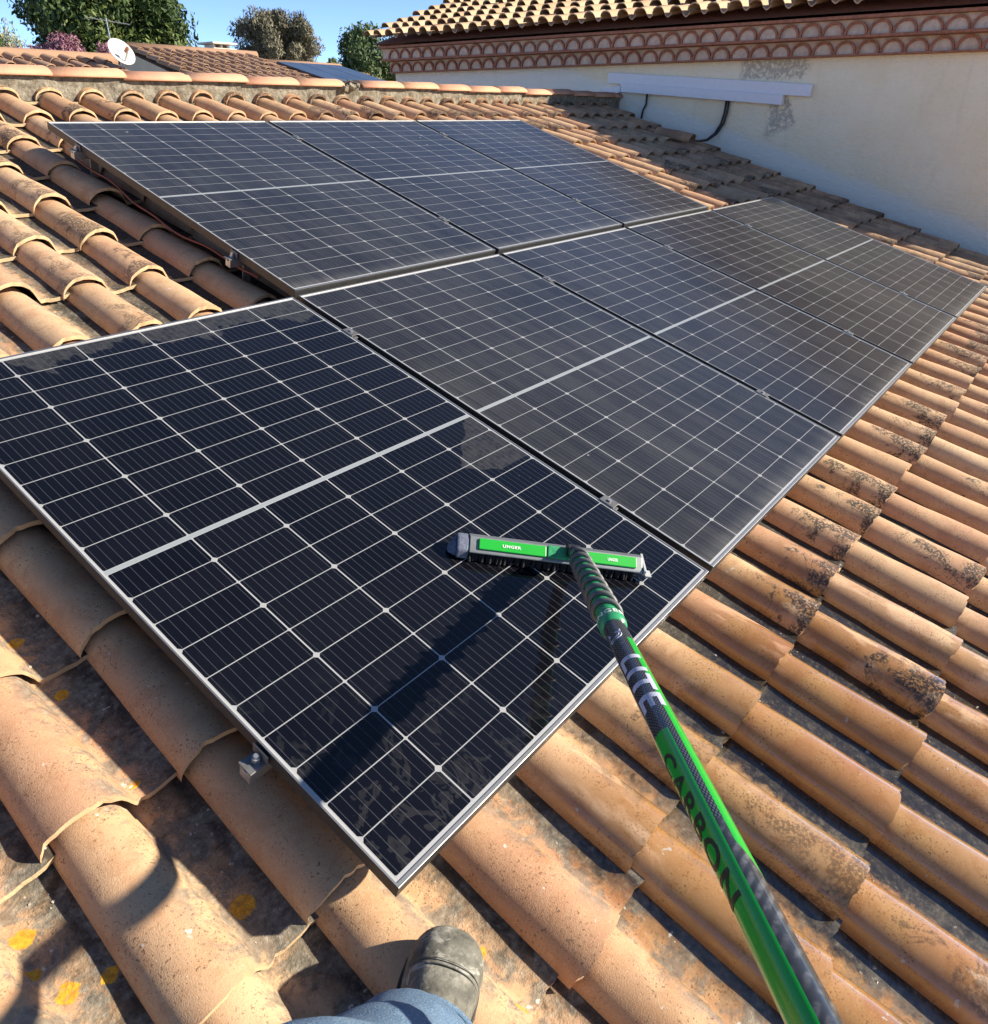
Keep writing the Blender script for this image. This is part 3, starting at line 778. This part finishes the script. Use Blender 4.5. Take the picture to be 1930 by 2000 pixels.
mk_dark = mat_leaf('dark_conifer_needles', (.022,.042,.014), (.05,.085,.022), (.11,.14,.035))
mk_olive = mat_leaf('grey_olive_leaves', (.07,.065,.045), (.13,.125,.08), (.22,.20,.14))
mk_green = mat_leaf('mid_green_leaves', (.035,.06,.025), (.07,.11,.04), (.13,.17,.07))
mk_pale = mat_leaf('pale_twig_leaves', (.14,.16,.08), (.22,.24,.13), (.34,.34,.2))
mk_pur = mat_leaf('purple_blossom', (.17,.07,.10), (.27,.12,.17), (.38,.22,.24))
tree('dark_conifer', 'very large dark green conifer with a rounded side, cut by the top of the photo', 'tree', 17.3, 31.4, 6.4, .6, 6.6, mk_dark, bark, 60000, .20, 190, .42, .35, trunk_r=.3)
tree('olive_tree', 'round grey-olive tree standing alone against the sky behind the chimney', 'tree', 20.3, 24.8, 4.15, 1.7, 3.75, mk_olive, bark, 30000, .15, 110, .24, .9, twigs=50)
tree('garden_tree', 'mid green tree beside the eave of the neighbouring house', 'tree', 20.4, 19.8, 3.5, 0.2, 2.9, mk_green, bark, 20000, .13, 90, .42, .5, twigs=24)
tree('pale_tree', 'pale yellow-green airy tree left of the dark conifer', 'tree', 11.9, 29.6, 3.55, 1.0, 2.7, mk_pale, bark, 6000, .13, 60, .28, .6, twigs=40)
for (x_, y_, zt_, zb_, wd_) in ((10.7, 25.8, 2.66, 1.2, 1.9), (12.2, 25.1, 2.86, 1.2, 2.0), (13.6, 24.5, 2.62, 1.2, 1.6)):
    o = tree('blossom_tree', 'purple-pink blossoming Judas tree in front of the dark conifer', 'tree', x_, y_, zt_, zb_, wd_, mk_pur, bark, 5000, .11, 56, .38, .3, twigs=24, group='blossom trees by the dark conifer')
    o['label'] = {10.7: 'purple blossom tree farthest from the dish, at the edge of the photo', 12.2: 'tallest of the three purple blossom trees below the dark conifer', 13.6: 'purple blossom tree just beside the satellite dish'}[x_]
tree('garden_bush', 'small dark green bush between the olive tree and the garden tree', 'bush', 17.9, 19.0, 2.2, .9, .9, mk_green, bark, 3500, .10, 30, .4, .4, trunk_r=.06)
tree('leafy_shrub', 'bright green shrub at the far edge left of the blossom trees', 'bush', 9.1, 22.1, 2.42, 1.0, 1.0, mk_green, bark, 4000, .11, 30, .4, .4, trunk_r=.06)

# ------------------------------------------------------------------ the brush on its carbon pole
M['bgreen'] = simple('bright_green_plastic', (.008,.36,.03), .35, var=.06)
M['dgreen'] = simple('translucent_green_plastic', (.03,.26,.11), .3, var=.3, scale=60)
M['grey_hose'] = simple('grey_hose', (.10,.105,.105), .5, var=.2)
M['bristle'] = simple('black_bristles', (.012,.012,.015), .7, var=.5, scale=300, bump=1.0)
M['bumper'] = simple('blue_grey_bristles', (.16,.19,.27), .7, var=.4, scale=200, bump=1.0)
M['head_grey'] = simple('grey_aluminium', (.26,.28,.28), .38, .6, .1, 50)
M['clear'] = simple('pale_plastic', (.36,.38,.38), .3, var=.1)
M['print_white'] = simple('pale_blue_print', (.42,.46,.58), .5, var=.05)
M['print_black'] = simple('black_print', (.006,.02,.008), .45)
M['print_label'] = simple('white_print', (.75,.8,.78), .5)
HD = Vector((.326, .339, 0)).normalized()
hx = P(HD.x, HD.y, 0).normalized(); hz = Vector((0, -ST, CT)); hy = hz.cross(hx)   # hy towards the camera
if hy.dot(CAM - P(.8, 1.39, 0)) < 0: hy = -hy
hc = P(.80, 1.385, .0005)
HM = Matrix.Identity(4)
for i in range(3): HM[i][0] = hx[i]; HM[i][1] = hy[i]; HM[i][2] = hz[i]; HM[i][3] = hc[i]
brush = tag(empty('cleaning_brush', hc), 'washing brush with green inserts on a long green and black pole over the washed panel', 'brush')
def bpart(mb, name, mat, par=None, **kw):
    o = mb.build(name, mat, None, **kw)
    if par is None: child(o, brush)
    else:
        o.parent = par; o.matrix_parent_inverse = par.matrix_parent_inverse.copy()
        o.matrix_parent_inverse = (par.matrix_world if False else par.matrix_parent_inverse).copy()
        o.matrix_parent_inverse = Matrix.Identity(4); o.matrix_parent_inverse = Matrix.Identity(4)
    return o
# bristle tufts
mb = MB()
for ix in range(48):
    for iy in range(5):
        x = -.205 + .41 * ix / 47; y = -.020 + .040 * iy / 4
        mb.tube([HM @ Vector((x, y, .024)), HM @ Vector((x + random.uniform(-.004, .004), y * 1.35 + random.uniform(-.004, .004), .0))], [.0036, .0044], 5)
child(mb.build('bristles', M['bristle'], None), brush)
mb = MB()
mb.prism([(-.024,.023),(-.024,.038),(-.006,.046),(.024,.029),(.028,.026),(.028,.023)], -.207, .225, 0, HM)
head = child(mb.build('brush_head', M['head_grey'], None, bevel=.002), brush)
sl = Vector((0, .030, -.017)).normalized(); sn = Vector((0, .017, .030)).normalized()
def slab(x0, x1, s0, s1, t0, t1):
    mb = MB(); o_ = Vector((0, -.006, .046)); vs = []
    for x in (x0, x1):
        for s_, t_ in ((s0,t0),(s1,t0),(s1,t1),(s0,t1)):
            vs.append(HM @ (Vector((x,0,0)) + o_ + sl * s_ + sn * t_))
    mb.add(vs, [(0,1,2,3),(4,7,6,5),(0,4,5,1),(1,5,6,2),(2,6,7,3),(3,7,4,0)]); return mb
ins = [child(slab(x0, x1, .004, .031, .0006, .005).build('green_insert', M['bgreen'], None, bevel=.002), brush) for x0, x1 in ((-.186, -.022), (.082, .208))]
child(slab(-.020, .060, .001, .033, .0008, .008).build('bracket', M['dgreen'], None, bevel=.003), brush)
mb = MB(); mb.prism([(-.028,.002),(-.026,.036),(-.004,.043),(.025,.027),(.029,.002)], -.236, -.2075, 0, HM); mb.add([HM @ Vector(p) for p in ((-.2362,-.026,.003),(-.2362,-.022,.034),(-.2362,.022,.026),(-.2362,.027,.003),(-.256,-.006,.002),(-.254,-.004,.016),(-.256,.012,.002))], [(0,1,2,3),(0,4,5,1),(1,5,2),(2,5,6,3),(4,6,5),(0,3,6,4)])
child(mb.build('end_bumper', M['bumper'], None, bevel=.006), brush)
mb = MB(); mb.prism([(-.027,.020),(-.027,.040),(.030,.034),(.030,.020)], .2265, .233, 0, HM); mb.box((.2335, .010, .014), (.250, .032, .020), 0, HM)
child(mb.build('end_clip', M['clear'], None, bevel=.001), brush)
# pole axis
B0 = Vector((0.76200853, -1.42541556, -0.32058584)); B1 = Vector((-0.08634795, -2.15342773, -0.02825041))
PD = (B1 - B0); PLEN = PD.length; PD.normalize()
tocam = (CAM - (B0 + PD * PLEN * .6)); E1 = (tocam - PD * tocam.dot(PD)).normalized(); E2 = PD.cross(E1)
if E2.dot(RGT) < 0: E2 = -E2
def on_pole(s, phi, r): return B0 + PD * s + (E1 * math.cos(phi) + E2 * math.sin(phi)) * r
jt = HM @ Vector((.042, .008, .050))
mb = MB(); mb.tube([jt - hx * .016, jt + hx * .016], .016, 14); mb.tube([jt, jt.lerp(B0, .6), B0 + PD * .03], [.014, .016, .019], 12)
child(mb.build('swivel_joint', M['black_plastic'], None, smooth=False, bevel=.001), brush)
mb = MB(); mb.tube([B0 + PD * s for s in np.linspace(-.01, .40, 12)], [.0165 + .004 * k / 11 for k in range(12)], 18)
child(mb.build('neck', M['dgreen'], None, smooth=True), brush)
mb = MB(); pts = []
for k in range(240):
    t = k / 239; s = .012 + .355 * t; ph = t * 2 * math.pi * 8.5
    pts.append(on_pole(s, ph, .0195 + .0045 * t))
mb.tube(pts, .0054, 8)
child(mb.build('spiral_hose', M['grey_hose'], None, smooth=True), brush)
mb = MB(); mb.tube([B0 + PD * s for s in (.375, .385, .412, .425)], [.021, .0245, .0245, .0215], 22)
collar = child(mb.build('collar', M['dgreen'], None, smooth=True), brush)
# pole with its graphics (angle, length)
def mat_pole():
    n = N('carbon_pole_graphics'); u, a, _ = n.xyz(n.coord('UV'))    # u: angle in degrees/100, a: metres from the brush
    deg = n.mul(u, 100)
    ck1 = n.math('PINGPONG', n.addm(n.mul(deg, .16), n.mul(a, 260)), 1.0); ck2 = n.math('PINGPONG', n.sub(n.mul(deg, .16), n.mul(a, 260)), 1.0)
    wv = n.gt(n.mul(ck1, ck2), .26)
    carbon = n.mix(wv, (.012,.013,.016), (.085,.09,.10))
    wv2 = n.math('PINGPONG', n.addm(n.mul(deg, .05), n.mul(a, 110)), 1.0)
    carbon2 = n.mix(n.mul(n.step(wv2, .2, .8), n.step(n.noise(70, n.coord(), 3), .35, .75)), (.030,.032,.036), (.12,.125,.135))
    G = (.008,.36,.03)
    low = n.gt(a, n.addm(.775, 0))
    g_main = n.mul(low, n.lt(deg, 12))
    strip = n.mul(n.gt(deg, n.addm(38, 0)), n.mul(n.gt(a, .50), n.lt(n.addm(a, n.mul(deg, -.0010)), .945)))
    strip = n.mul(strip, n.lt(deg, 150))
    green = n.mx(g_main, strip)
    col = n.mix(n.gt(a, .95), carbon, carbon2)
    col = n.mix(green, col, G)
    return n.out(col, .22, None, None, .5, .3)
M['pole'] = mat_pole()
mb = MB(); ns = 60; na = 40; vs = []; uv = []
for i in range(ns + 1):
    s = .415 + (PLEN + .75 - .415) * i / ns
    for j in range(na + 1):
        ph = -math.pi + 2 * math.pi * j / na
        vs.append(on_pole(s, ph, .0195)); uv.append((math.degrees(ph) / 100, s))
m1 = na + 1
mb.add(vs, [(i*m1+j, i*m1+j+1, (i+1)*m1+j+1, (i+1)*m1+j) for i in range(ns) for j in range(na)]); mb.uv = np.array(uv)
pole = child(mb.build('pole', M['pole'], None, smooth=True, recalc=False), brush)
def text_mesh(body, size, outline=False, bold=.02):
    cu = bpy.data.curves.new('txt', 'FONT'); cu.body = body; cu.size = size; cu.resolution_u = 3; cu.space_character = 1.14; cu.offset = size * bold
    if outline: cu.fill_mode = 'NONE'; cu.bevel_depth = .0011; cu.bevel_resolution = 0; cu.offset = 0
    o = bpy.data.objects.new('txt', cu); COL.objects.link(o)
    dg = bpy.context.evaluated_depsgraph_get(); me = bpy.data.meshes.new_from_object(o.evaluated_get(dg))
    import bmesh
    bm = bmesh.new(); bm.from_mesh(me)
    if not outline:
        bmesh.ops.triangulate(bm, faces=bm.faces)
        for _ in range(5):
            lg = [e for e in bm.edges if e.calc_length() > size * .09]
            if not lg: break
            bmesh.ops.subdivide_edges(bm, edges=lg, cuts=1, use_grid_fill=False)
            bmesh.ops.triangulate(bm, faces=bm.faces)
    bm.verts.index_update()
    vs = [v.co.copy() for v in bm.verts]; fs = [tuple(v.index for v in f.verts) for f in bm.faces]; bm.free()
    bpy.data.objects.remove(o); bpy.data.curves.remove(cu); bpy.data.meshes.remove(me)
    return vs, fs
def pole_text(body, size, s0, phi0, mat, stretch=1.0, r=.0199, name='lettering', outline=False, bold=.02):
    vs, fs = text_mesh(body, size, outline, bold)
    mb = MB(); mb.add([on_pole(s0 + v.x * stretch, math.radians(phi0) + v.y / r, r + (max(0, v.z) if outline else 0)) for v in vs], fs)
    return child(mb.build(name, mat, None, recalc=False), brush)
pole_text('n', .050, .465, -46, M['print_white'], 1.5, outline=True)
pole_text('LITE', .050, .562, -50, M['print_white'], 1.55, bold=.03)
pole_text('CARBON', .030, .815, -78, M['print_black'], 1.75)
vs, fs = text_mesh('UNGER', .020); wtx = max(v.x for v in vs)
mb = MB(); mb.add([on_pole(.392 + (v.y) * -1 + .012, (v.x - wtx / 2) / .0250 * 1.0, .0250) for v in vs], fs)
child(mb.build('collar_lettering', M['print_label'], None, recalc=False), brush)
for (x0, x1) in ((-.130, -.085), (.132, .158)):
    vs, fs = text_mesh('UNGER', .010); wtx = max(v.x for v in vs); o_ = Vector((0, -.006, .046)); mb = MB()
    mb.add([HM @ (Vector((x0 + v.x * (x1 - x0) / wtx, 0, 0)) + o_ + sl * (.021 - v.y) + sn * .0064) for v in vs], fs)
    child(mb.build('insert_lettering', M['print_label'], None, recalc=False), brush)

# ------------------------------------------------------------------ the person holding the pole
HR = Vector((.619, -.785, 0)); HF = Vector((.785, .619, 0)); HU = Vector((0, 0, 1))
def PR(r, f, z): return CAM + HR * r + HF * f + HU * z
M['skin'] = simple('skin', (.52,.30,.20), .5, var=.08)
def mat_denim():
    n = N('blue_denim'); c = n.coord()
    col = n.ramp(n.noise(9, c, 5, .6), [(.3, (.055,.10,.17)), (.6, (.11,.185,.28)), (.78, (.20,.29,.38))])
    col = n.mix(n.mul(n.step(n.noise(420, c, 2), .5, .62), .3), col, (.32,.38,.45))
    return n.out(col, .9, None, n.bump(n.addm(n.noise(25, c, 4), n.mul(n.noise(500, c, 2), .4)), .5, .006), .2)
M['denim'] = mat_denim()
def mat_boot():
    n = N('worn_grey_leather'); c = n.coord()
    col = n.ramp(n.noise(18, c, 6, .7), [(.3, (.055,.053,.045)), (.5, (.14,.135,.11)), (.70, (.33,.32,.27))])
    col = n.mix(n.mul(n.step(n.noise(70, c, 3), .52, .66), .5), col, (.05,.047,.04))
    col = n.mix(n.mul(n.step(n.noise(26, c, 5, .7, .6), .56, .64), .6), col, (.40,.39,.34))
    return n.out(col, .75, None, n.bump(n.noise(60, c, 5), .5, .004), .35)
M['boot'] = mat_boot()
M['sole'] = simple('dark_rubber_sole', (.04,.037,.032), .8, var=.3)
M['jacket'] = simple('navy_jacket', (.03,.045,.08), .85, var=.2, scale=12, bump=.3)
M['hair'] = simple('brown_hair', (.06,.04,.025), .7, var=.3, scale=60)
person = tag(empty('person', PR(0, .1, -1.3)), 'person in blue jeans and a worn grey boot standing on the roof tiles', 'person')
FA = P(-.15, 1.862, .03)               # front ankle
TOE = P(.046, 1.768, -.094)
knee = PR(-.13, .20, -.62); hipF = PR(-.10, -.17, -.42); hipR = PR(.10, -.21, -.42)
kneeR = PR(.16, -.02, -.84); FAr = PR(.16, -.30, -1.27)
hand_s = PLEN + .10
hnd = B0 + PD * hand_s
chest = PR(0, -.30, .02); neck = PR(0, -.29, .22); head_c = PR(0, -.26, .37)
shR = PR(.19, -.30, .13); elR = PR(.30, -.16, -.12); shL = PR(-.19, -.30, .13); elL = PR(-.26, -.22, -.12); haL = PR(-.07, -.12, -.03)
verts = []; edg = []; rad = []
def J(p, r, par=None):
    verts.append(tuple(p)); rad.append(r)
    if par is not None: edg.append((par, len(verts) - 1))
    return len(verts) - 1
pel = J(PR(0, -.20, -.40), .13); bel = J(PR(0, -.25, -.20), .13, pel); che = J(chest, .15, bel); nk = J(neck, .06, che)
jaw = J(PR(0, -.24, .28), .07, nk); hd = J(head_c, .095, jaw); crn = J(PR(0, -.27, .46), .07, hd); nose = J(PR(0, -.15, .36), .014, hd)
J(PR(.085, -.27, .37), .015, hd); J(PR(-.085, -.27, .37), .015, hd)
for sh, el, ha in ((shR, elR, hnd + HR * .035 - HF * .02), (shL, elL, haL)):
    a1 = J(sh, .06, che); a2 = J(el, .042, a1); a3 = J(ha.lerp(el, .25), .03, a2); a4 = J(ha, .032, a3)
    dirv = (ha - el).normalized(); sd = dirv.cross(HU).normalized()
    for q, l_ in ((-.03, .065), (-.01, .078), (.01, .074), (.03, .058)):
        f1_ = J(ha + sd * q + dirv * .045, .0095, a4); f2_ = J(ha + sd * q + dirv * (.045 + l_ * .5), .0085, f1_); J(ha + sd * q * .9 + dirv * (.04 + l_ * .62) - HU * .025, .0075, f2_)
    t1_ = J(ha + sd * .045 + dirv * .015, .011, a4); J(ha + sd * .058 + dirv * .05, .009, t1_)
for hp, kn, ank, toe in ((hipF, knee, FA, TOE), (hipR, kneeR, FAr, FAr + HF * .18 - HU * .06)):
    b1_ = J(hp, .085, pel); b2_ = J(kn, .058, b1_); b2c = J(kn.lerp(ank, .35), .055, b2_); b3_ = J(ank, .036, b2c); J(ank.lerp(toe, .7), .03, b3_)
me = bpy.data.meshes.new('body'); me.from_pydata(verts, edg, [])
body = bpy.data.objects.new('body', me); COL.objects.link(body); me.materials.append(M['skin'])
sk = body.modifiers.new('skin', 'SKIN'); 
if not me.skin_vertices: me.skin_vertices.new()
for i, r_ in enumerate(rad): me.skin_vertices[0].data[i].radius = (r_, r_)
me.skin_vertices[0].data[0].use_root = True
sk.use_smooth_shade = True
ss = body.modifiers.new('sub', 'SUBSURF'); ss.levels = 1; ss.render_levels = 1
child(body, person)
# hair cap
mb = MB(); rings = []
for k in range(7):
    a_ = math.pi / 2 * k / 6
    rings.append([head_c + HU * (.04 + .092 * math.sin(a_)) - HF * .012 + (HR * math.cos(t) * .098 + HF * math.sin(t) * .112) * max(.02, math.cos(a_)) for t in np.linspace(0, 2*math.pi, 20, endpoint=False)])
mb.loft(rings); child(mb.build('hair', M['hair'], None, smooth=True), person)
def leg_loft(pts, radii, folds, seed):
    rs = np.random.default_rng(seed); k = 40; rings = []
    P_ = [Vector(p) for p in pts]
    cum = [0]
    for i in range(1, len(P_)): cum.append(cum[-1] + (P_[i] - P_[i-1]).length)
    up = HF.copy()
    for i in range(k):
        t = cum[-1] * i / (k - 1); j = max(jj for jj in range(len(P_) - 1) if cum[jj] <= t + 1e-9); f = (t - cum[j]) / (cum[j+1] - cum[j])
        f_ = f * f * (3 - 2 * f)
        c = P_[j].lerp(P_[j+1], f); r_ = radii[j] + (radii[j+1] - radii[j]) * f_
        d = (P_[j+1] - P_[j]).normalized(); u_ = (up - d * up.dot(d)).normalized(); v_ = d.cross(u_)
        end = (i / (k - 1)) ** 3
        ring = []
        for q in range(36):
            a_ = 2 * math.pi * q / 36
            w_ = 1 + folds * (.6 * math.sin(i * .95 + 1.4 * math.sin(a_ + seed)) + .5 * math.sin(2 * a_ + i * .35 + seed)) * (.35 + end)
            ring.append(c + (u_ * math.cos(a_) * 1.06 + v_ * math.sin(a_) * .95) * r_ * w_)
        rings.append(ring)
    return rings
jm = MB()
hem = P(-.150, 1.862, .040)
jm.loft(leg_loft([hipF + HU * .10, hipF, knee, knee.lerp(FA, .5), hem], [.12, .115, .092, .085, .082], .095, 3), cap=False)
jm.loft(leg_loft([hipR + HU * .10, hipR, kneeR, kneeR.lerp(FAr, .5), FAr - HU * .04], [.12, .115, .088, .08, .084], .05, 5), cap=False)
jm.loft(leg_loft([PR(0, -.26, -.20), PR(0, -.22, -.34), PR(0, -.19, -.46)], [.165, .175, .16], .02, 2), cap=True)
hemring = leg_loft([hipF + HU * .10, hipF, knee, knee.lerp(FA, .5), hem], [.12, .115, .092, .085, .082], .095, 3)[-4:]
for rg, rr in ((hemring[-1], .0045), (hemring[-2], .0014)):
    jm.tube(rg + [rg[0]], rr, 6, cap=False)
jeans = child(jm.build('jeans', M['denim'], None, smooth=True), person); s_ = jeans.modifiers.new('s', 'SOLIDIFY'); s_.thickness = .004; s_.offset = 0
kt = MB(); kt.loft(leg_loft([PR(0, -.27, -.30), PR(0, -.30, -.05), PR(0, -.30, .12), PR(0, -.29, .19)], [.175, .19, .185, .09], .03, 4), cap=False)
kt.loft(leg_loft([shR.lerp(chest, .55), shR, shR.lerp(elR, .5), elR, elR.lerp(hnd, .8)], [.115, .108, .085, .072, .052], .04, 6), cap=False)
kt.loft(leg_loft([shL.lerp(chest, .55), shL, shL.lerp(elL, .5), elL, elL.lerp(haL, .8)], [.115, .108, .085, .072, .052], .04, 7), cap=False)
child(kt.build('jacket', M['jacket'], None, smooth=True), person)
def boot(ank, toe, dirn, side):
    """leather boot: sections along the foot axis"""
    d = dirn.normalized(); nrm = Vector((0, -ST, CT)); nrm = (nrm - d * nrm.dot(d)).normalized(); s_ = d.cross(nrm)
    heel = toe - d * .30
    secs = [(0.0, .030, .09), (.03, .042, .105), (.08, .046, .115), (.13, .047, .108), (.17, .052, .092), (.21, .058, .079), (.245, .060, .069), (.27, .055, .060), (.288, .041, .047), (.298, .020, .030)]
    rings = []
    for x, hw, hh in secs:
        c = heel + d * x; ring = []
        for q in range(28):
            a_ = 2 * math.pi * q / 28; cx = math.cos(a_); sy = math.sin(a_)
            yy = hw * math.copysign(abs(cx) ** .8, cx)
            zz = (hh * max(0, sy) ** .75 if sy > 0 else -.006 * abs(sy))
            ring.append(c + s_ * yy + nrm * (zz + .018))
        rings.append(ring)
    mb = MB(); mb.loft(rings)
    sh = []
    for t in range(8):
        c = heel + d * .075 + nrm * (.085 + .14 * t / 7) ; c = c.lerp(ank + (ank - toe) * 0, 0)
        r_ = .047 + .004 * math.sin(t * 2.2)
        sh.append([c + (d * math.cos(q * math.pi / 12) * 1.12 + s_ * math.sin(q * math.pi / 12)) * r_ for q in range(24)])
    mb.loft(sh, cap=False)
    def ring_at(x, grow=1.0, a0=0.0, a1=math.pi, n_=22):
        c = heel + d * x; hw = np.interp(x, [q[0] for q in secs], [q[1] for q in secs]); hh = np.interp(x, [q[0] for q in secs], [q[2] for q in secs]); o_ = []
        for q in range(n_):
            a_ = a0 + (a1 - a0) * q / (n_ - 1); cx = math.cos(a_); sy = math.sin(a_)
            o_.append(c + d * (.018 * sy) + s_ * (hw * grow * math.copysign(abs(cx) ** .8, cx)) + nrm * (hh * grow * max(0, sy) ** .75 + .018))
        return o_
    for xx, rr in ((.205, .0022), (.212, .0013), (.150, .0026), (.128, .0024)):
        mb.tube(ring_at(xx, .985 if rr < .002 else .97), rr, 6)
    o = child(mb.build('boot', M['boot'], None, smooth=True), person)
    m2 = o.modifiers.new('sub', 'SUBSURF'); m2.levels = 1; m2.render_levels = 1
    so = MB(); top = []; bot = []
    for k in range(40):
        t = k / 40 * 2 * math.pi; x = .15 - .157 * math.cos(t)
        hw = np.interp(x, [s[0] for s in secs], [s[1] for s in secs]) + .007
        y = hw * math.copysign(min(1, abs(math.sin(t)) ** .5), math.sin(t))
        top.append(heel + d * x + s_ * y + nrm * .019); bot.append(heel + d * x + s_ * y * .96 + nrm * -.004)
    so.loft([bot, top]); so2 = so.build('sole', M['sole'], None, bevel=.003)
    so2.parent = o
    so2.matrix_parent_inverse = Matrix.Translation(Vector((0, 0, 0)))
    return o
fb = boot(FA, TOE, P(.90, -.43, 0) - P(0, 0, 0), 1)
rb_toe = FAr + HF * .16 - HU * .09
rb = boot(FAr, rb_toe, HF + HU * (.619 * .298 * .9), -1)
bpy.context.view_layer.update()
for o in (fb, rb):
    for k in o.children:
        k.matrix_parent_inverse = o.matrix_world.inverted()

# ------------------------------------------------------------------ small grit lying in the tile pans
gr = MB()
for k in range(1400):
    col_ = random.randint(-8, 9); u = 1.09 + PIT * col_ + random.uniform(.155, .235); v = random.uniform(.7, 2.7)
    if u > .0 and u < PW * 5 and v < 1.7: continue
    row = next((r_ for r_ in rows if r_ >= v), None)
    if row is None: continue
    a_ = 1 - (row - v) / (EXPO + .075)
    h = HB + .003 + .022 * a_; s_ = random.choice([.0010, .0013, .0016, .002, .0026, .0034])
    q = Matrix.Translation(P(u, v, h + s_ * .4)) @ Matrix.Rotation(random.random() * 6, 4, Vector((random.random(), random.random(), random.random() + .1)).normalized())
    gr.box((-s_, -s_*.8, -s_*.6), (s_, s_*.8, s_*.6), 0, q)
M['grit'] = simple('pale_grit', (.33,.31,.27), .9, var=.7, scale=40)
tag(gr.build('roof_grit', M['grit'], None), kind='stuff', label='pale grit and mortar crumbs lying in the tile pans', cat='grit')
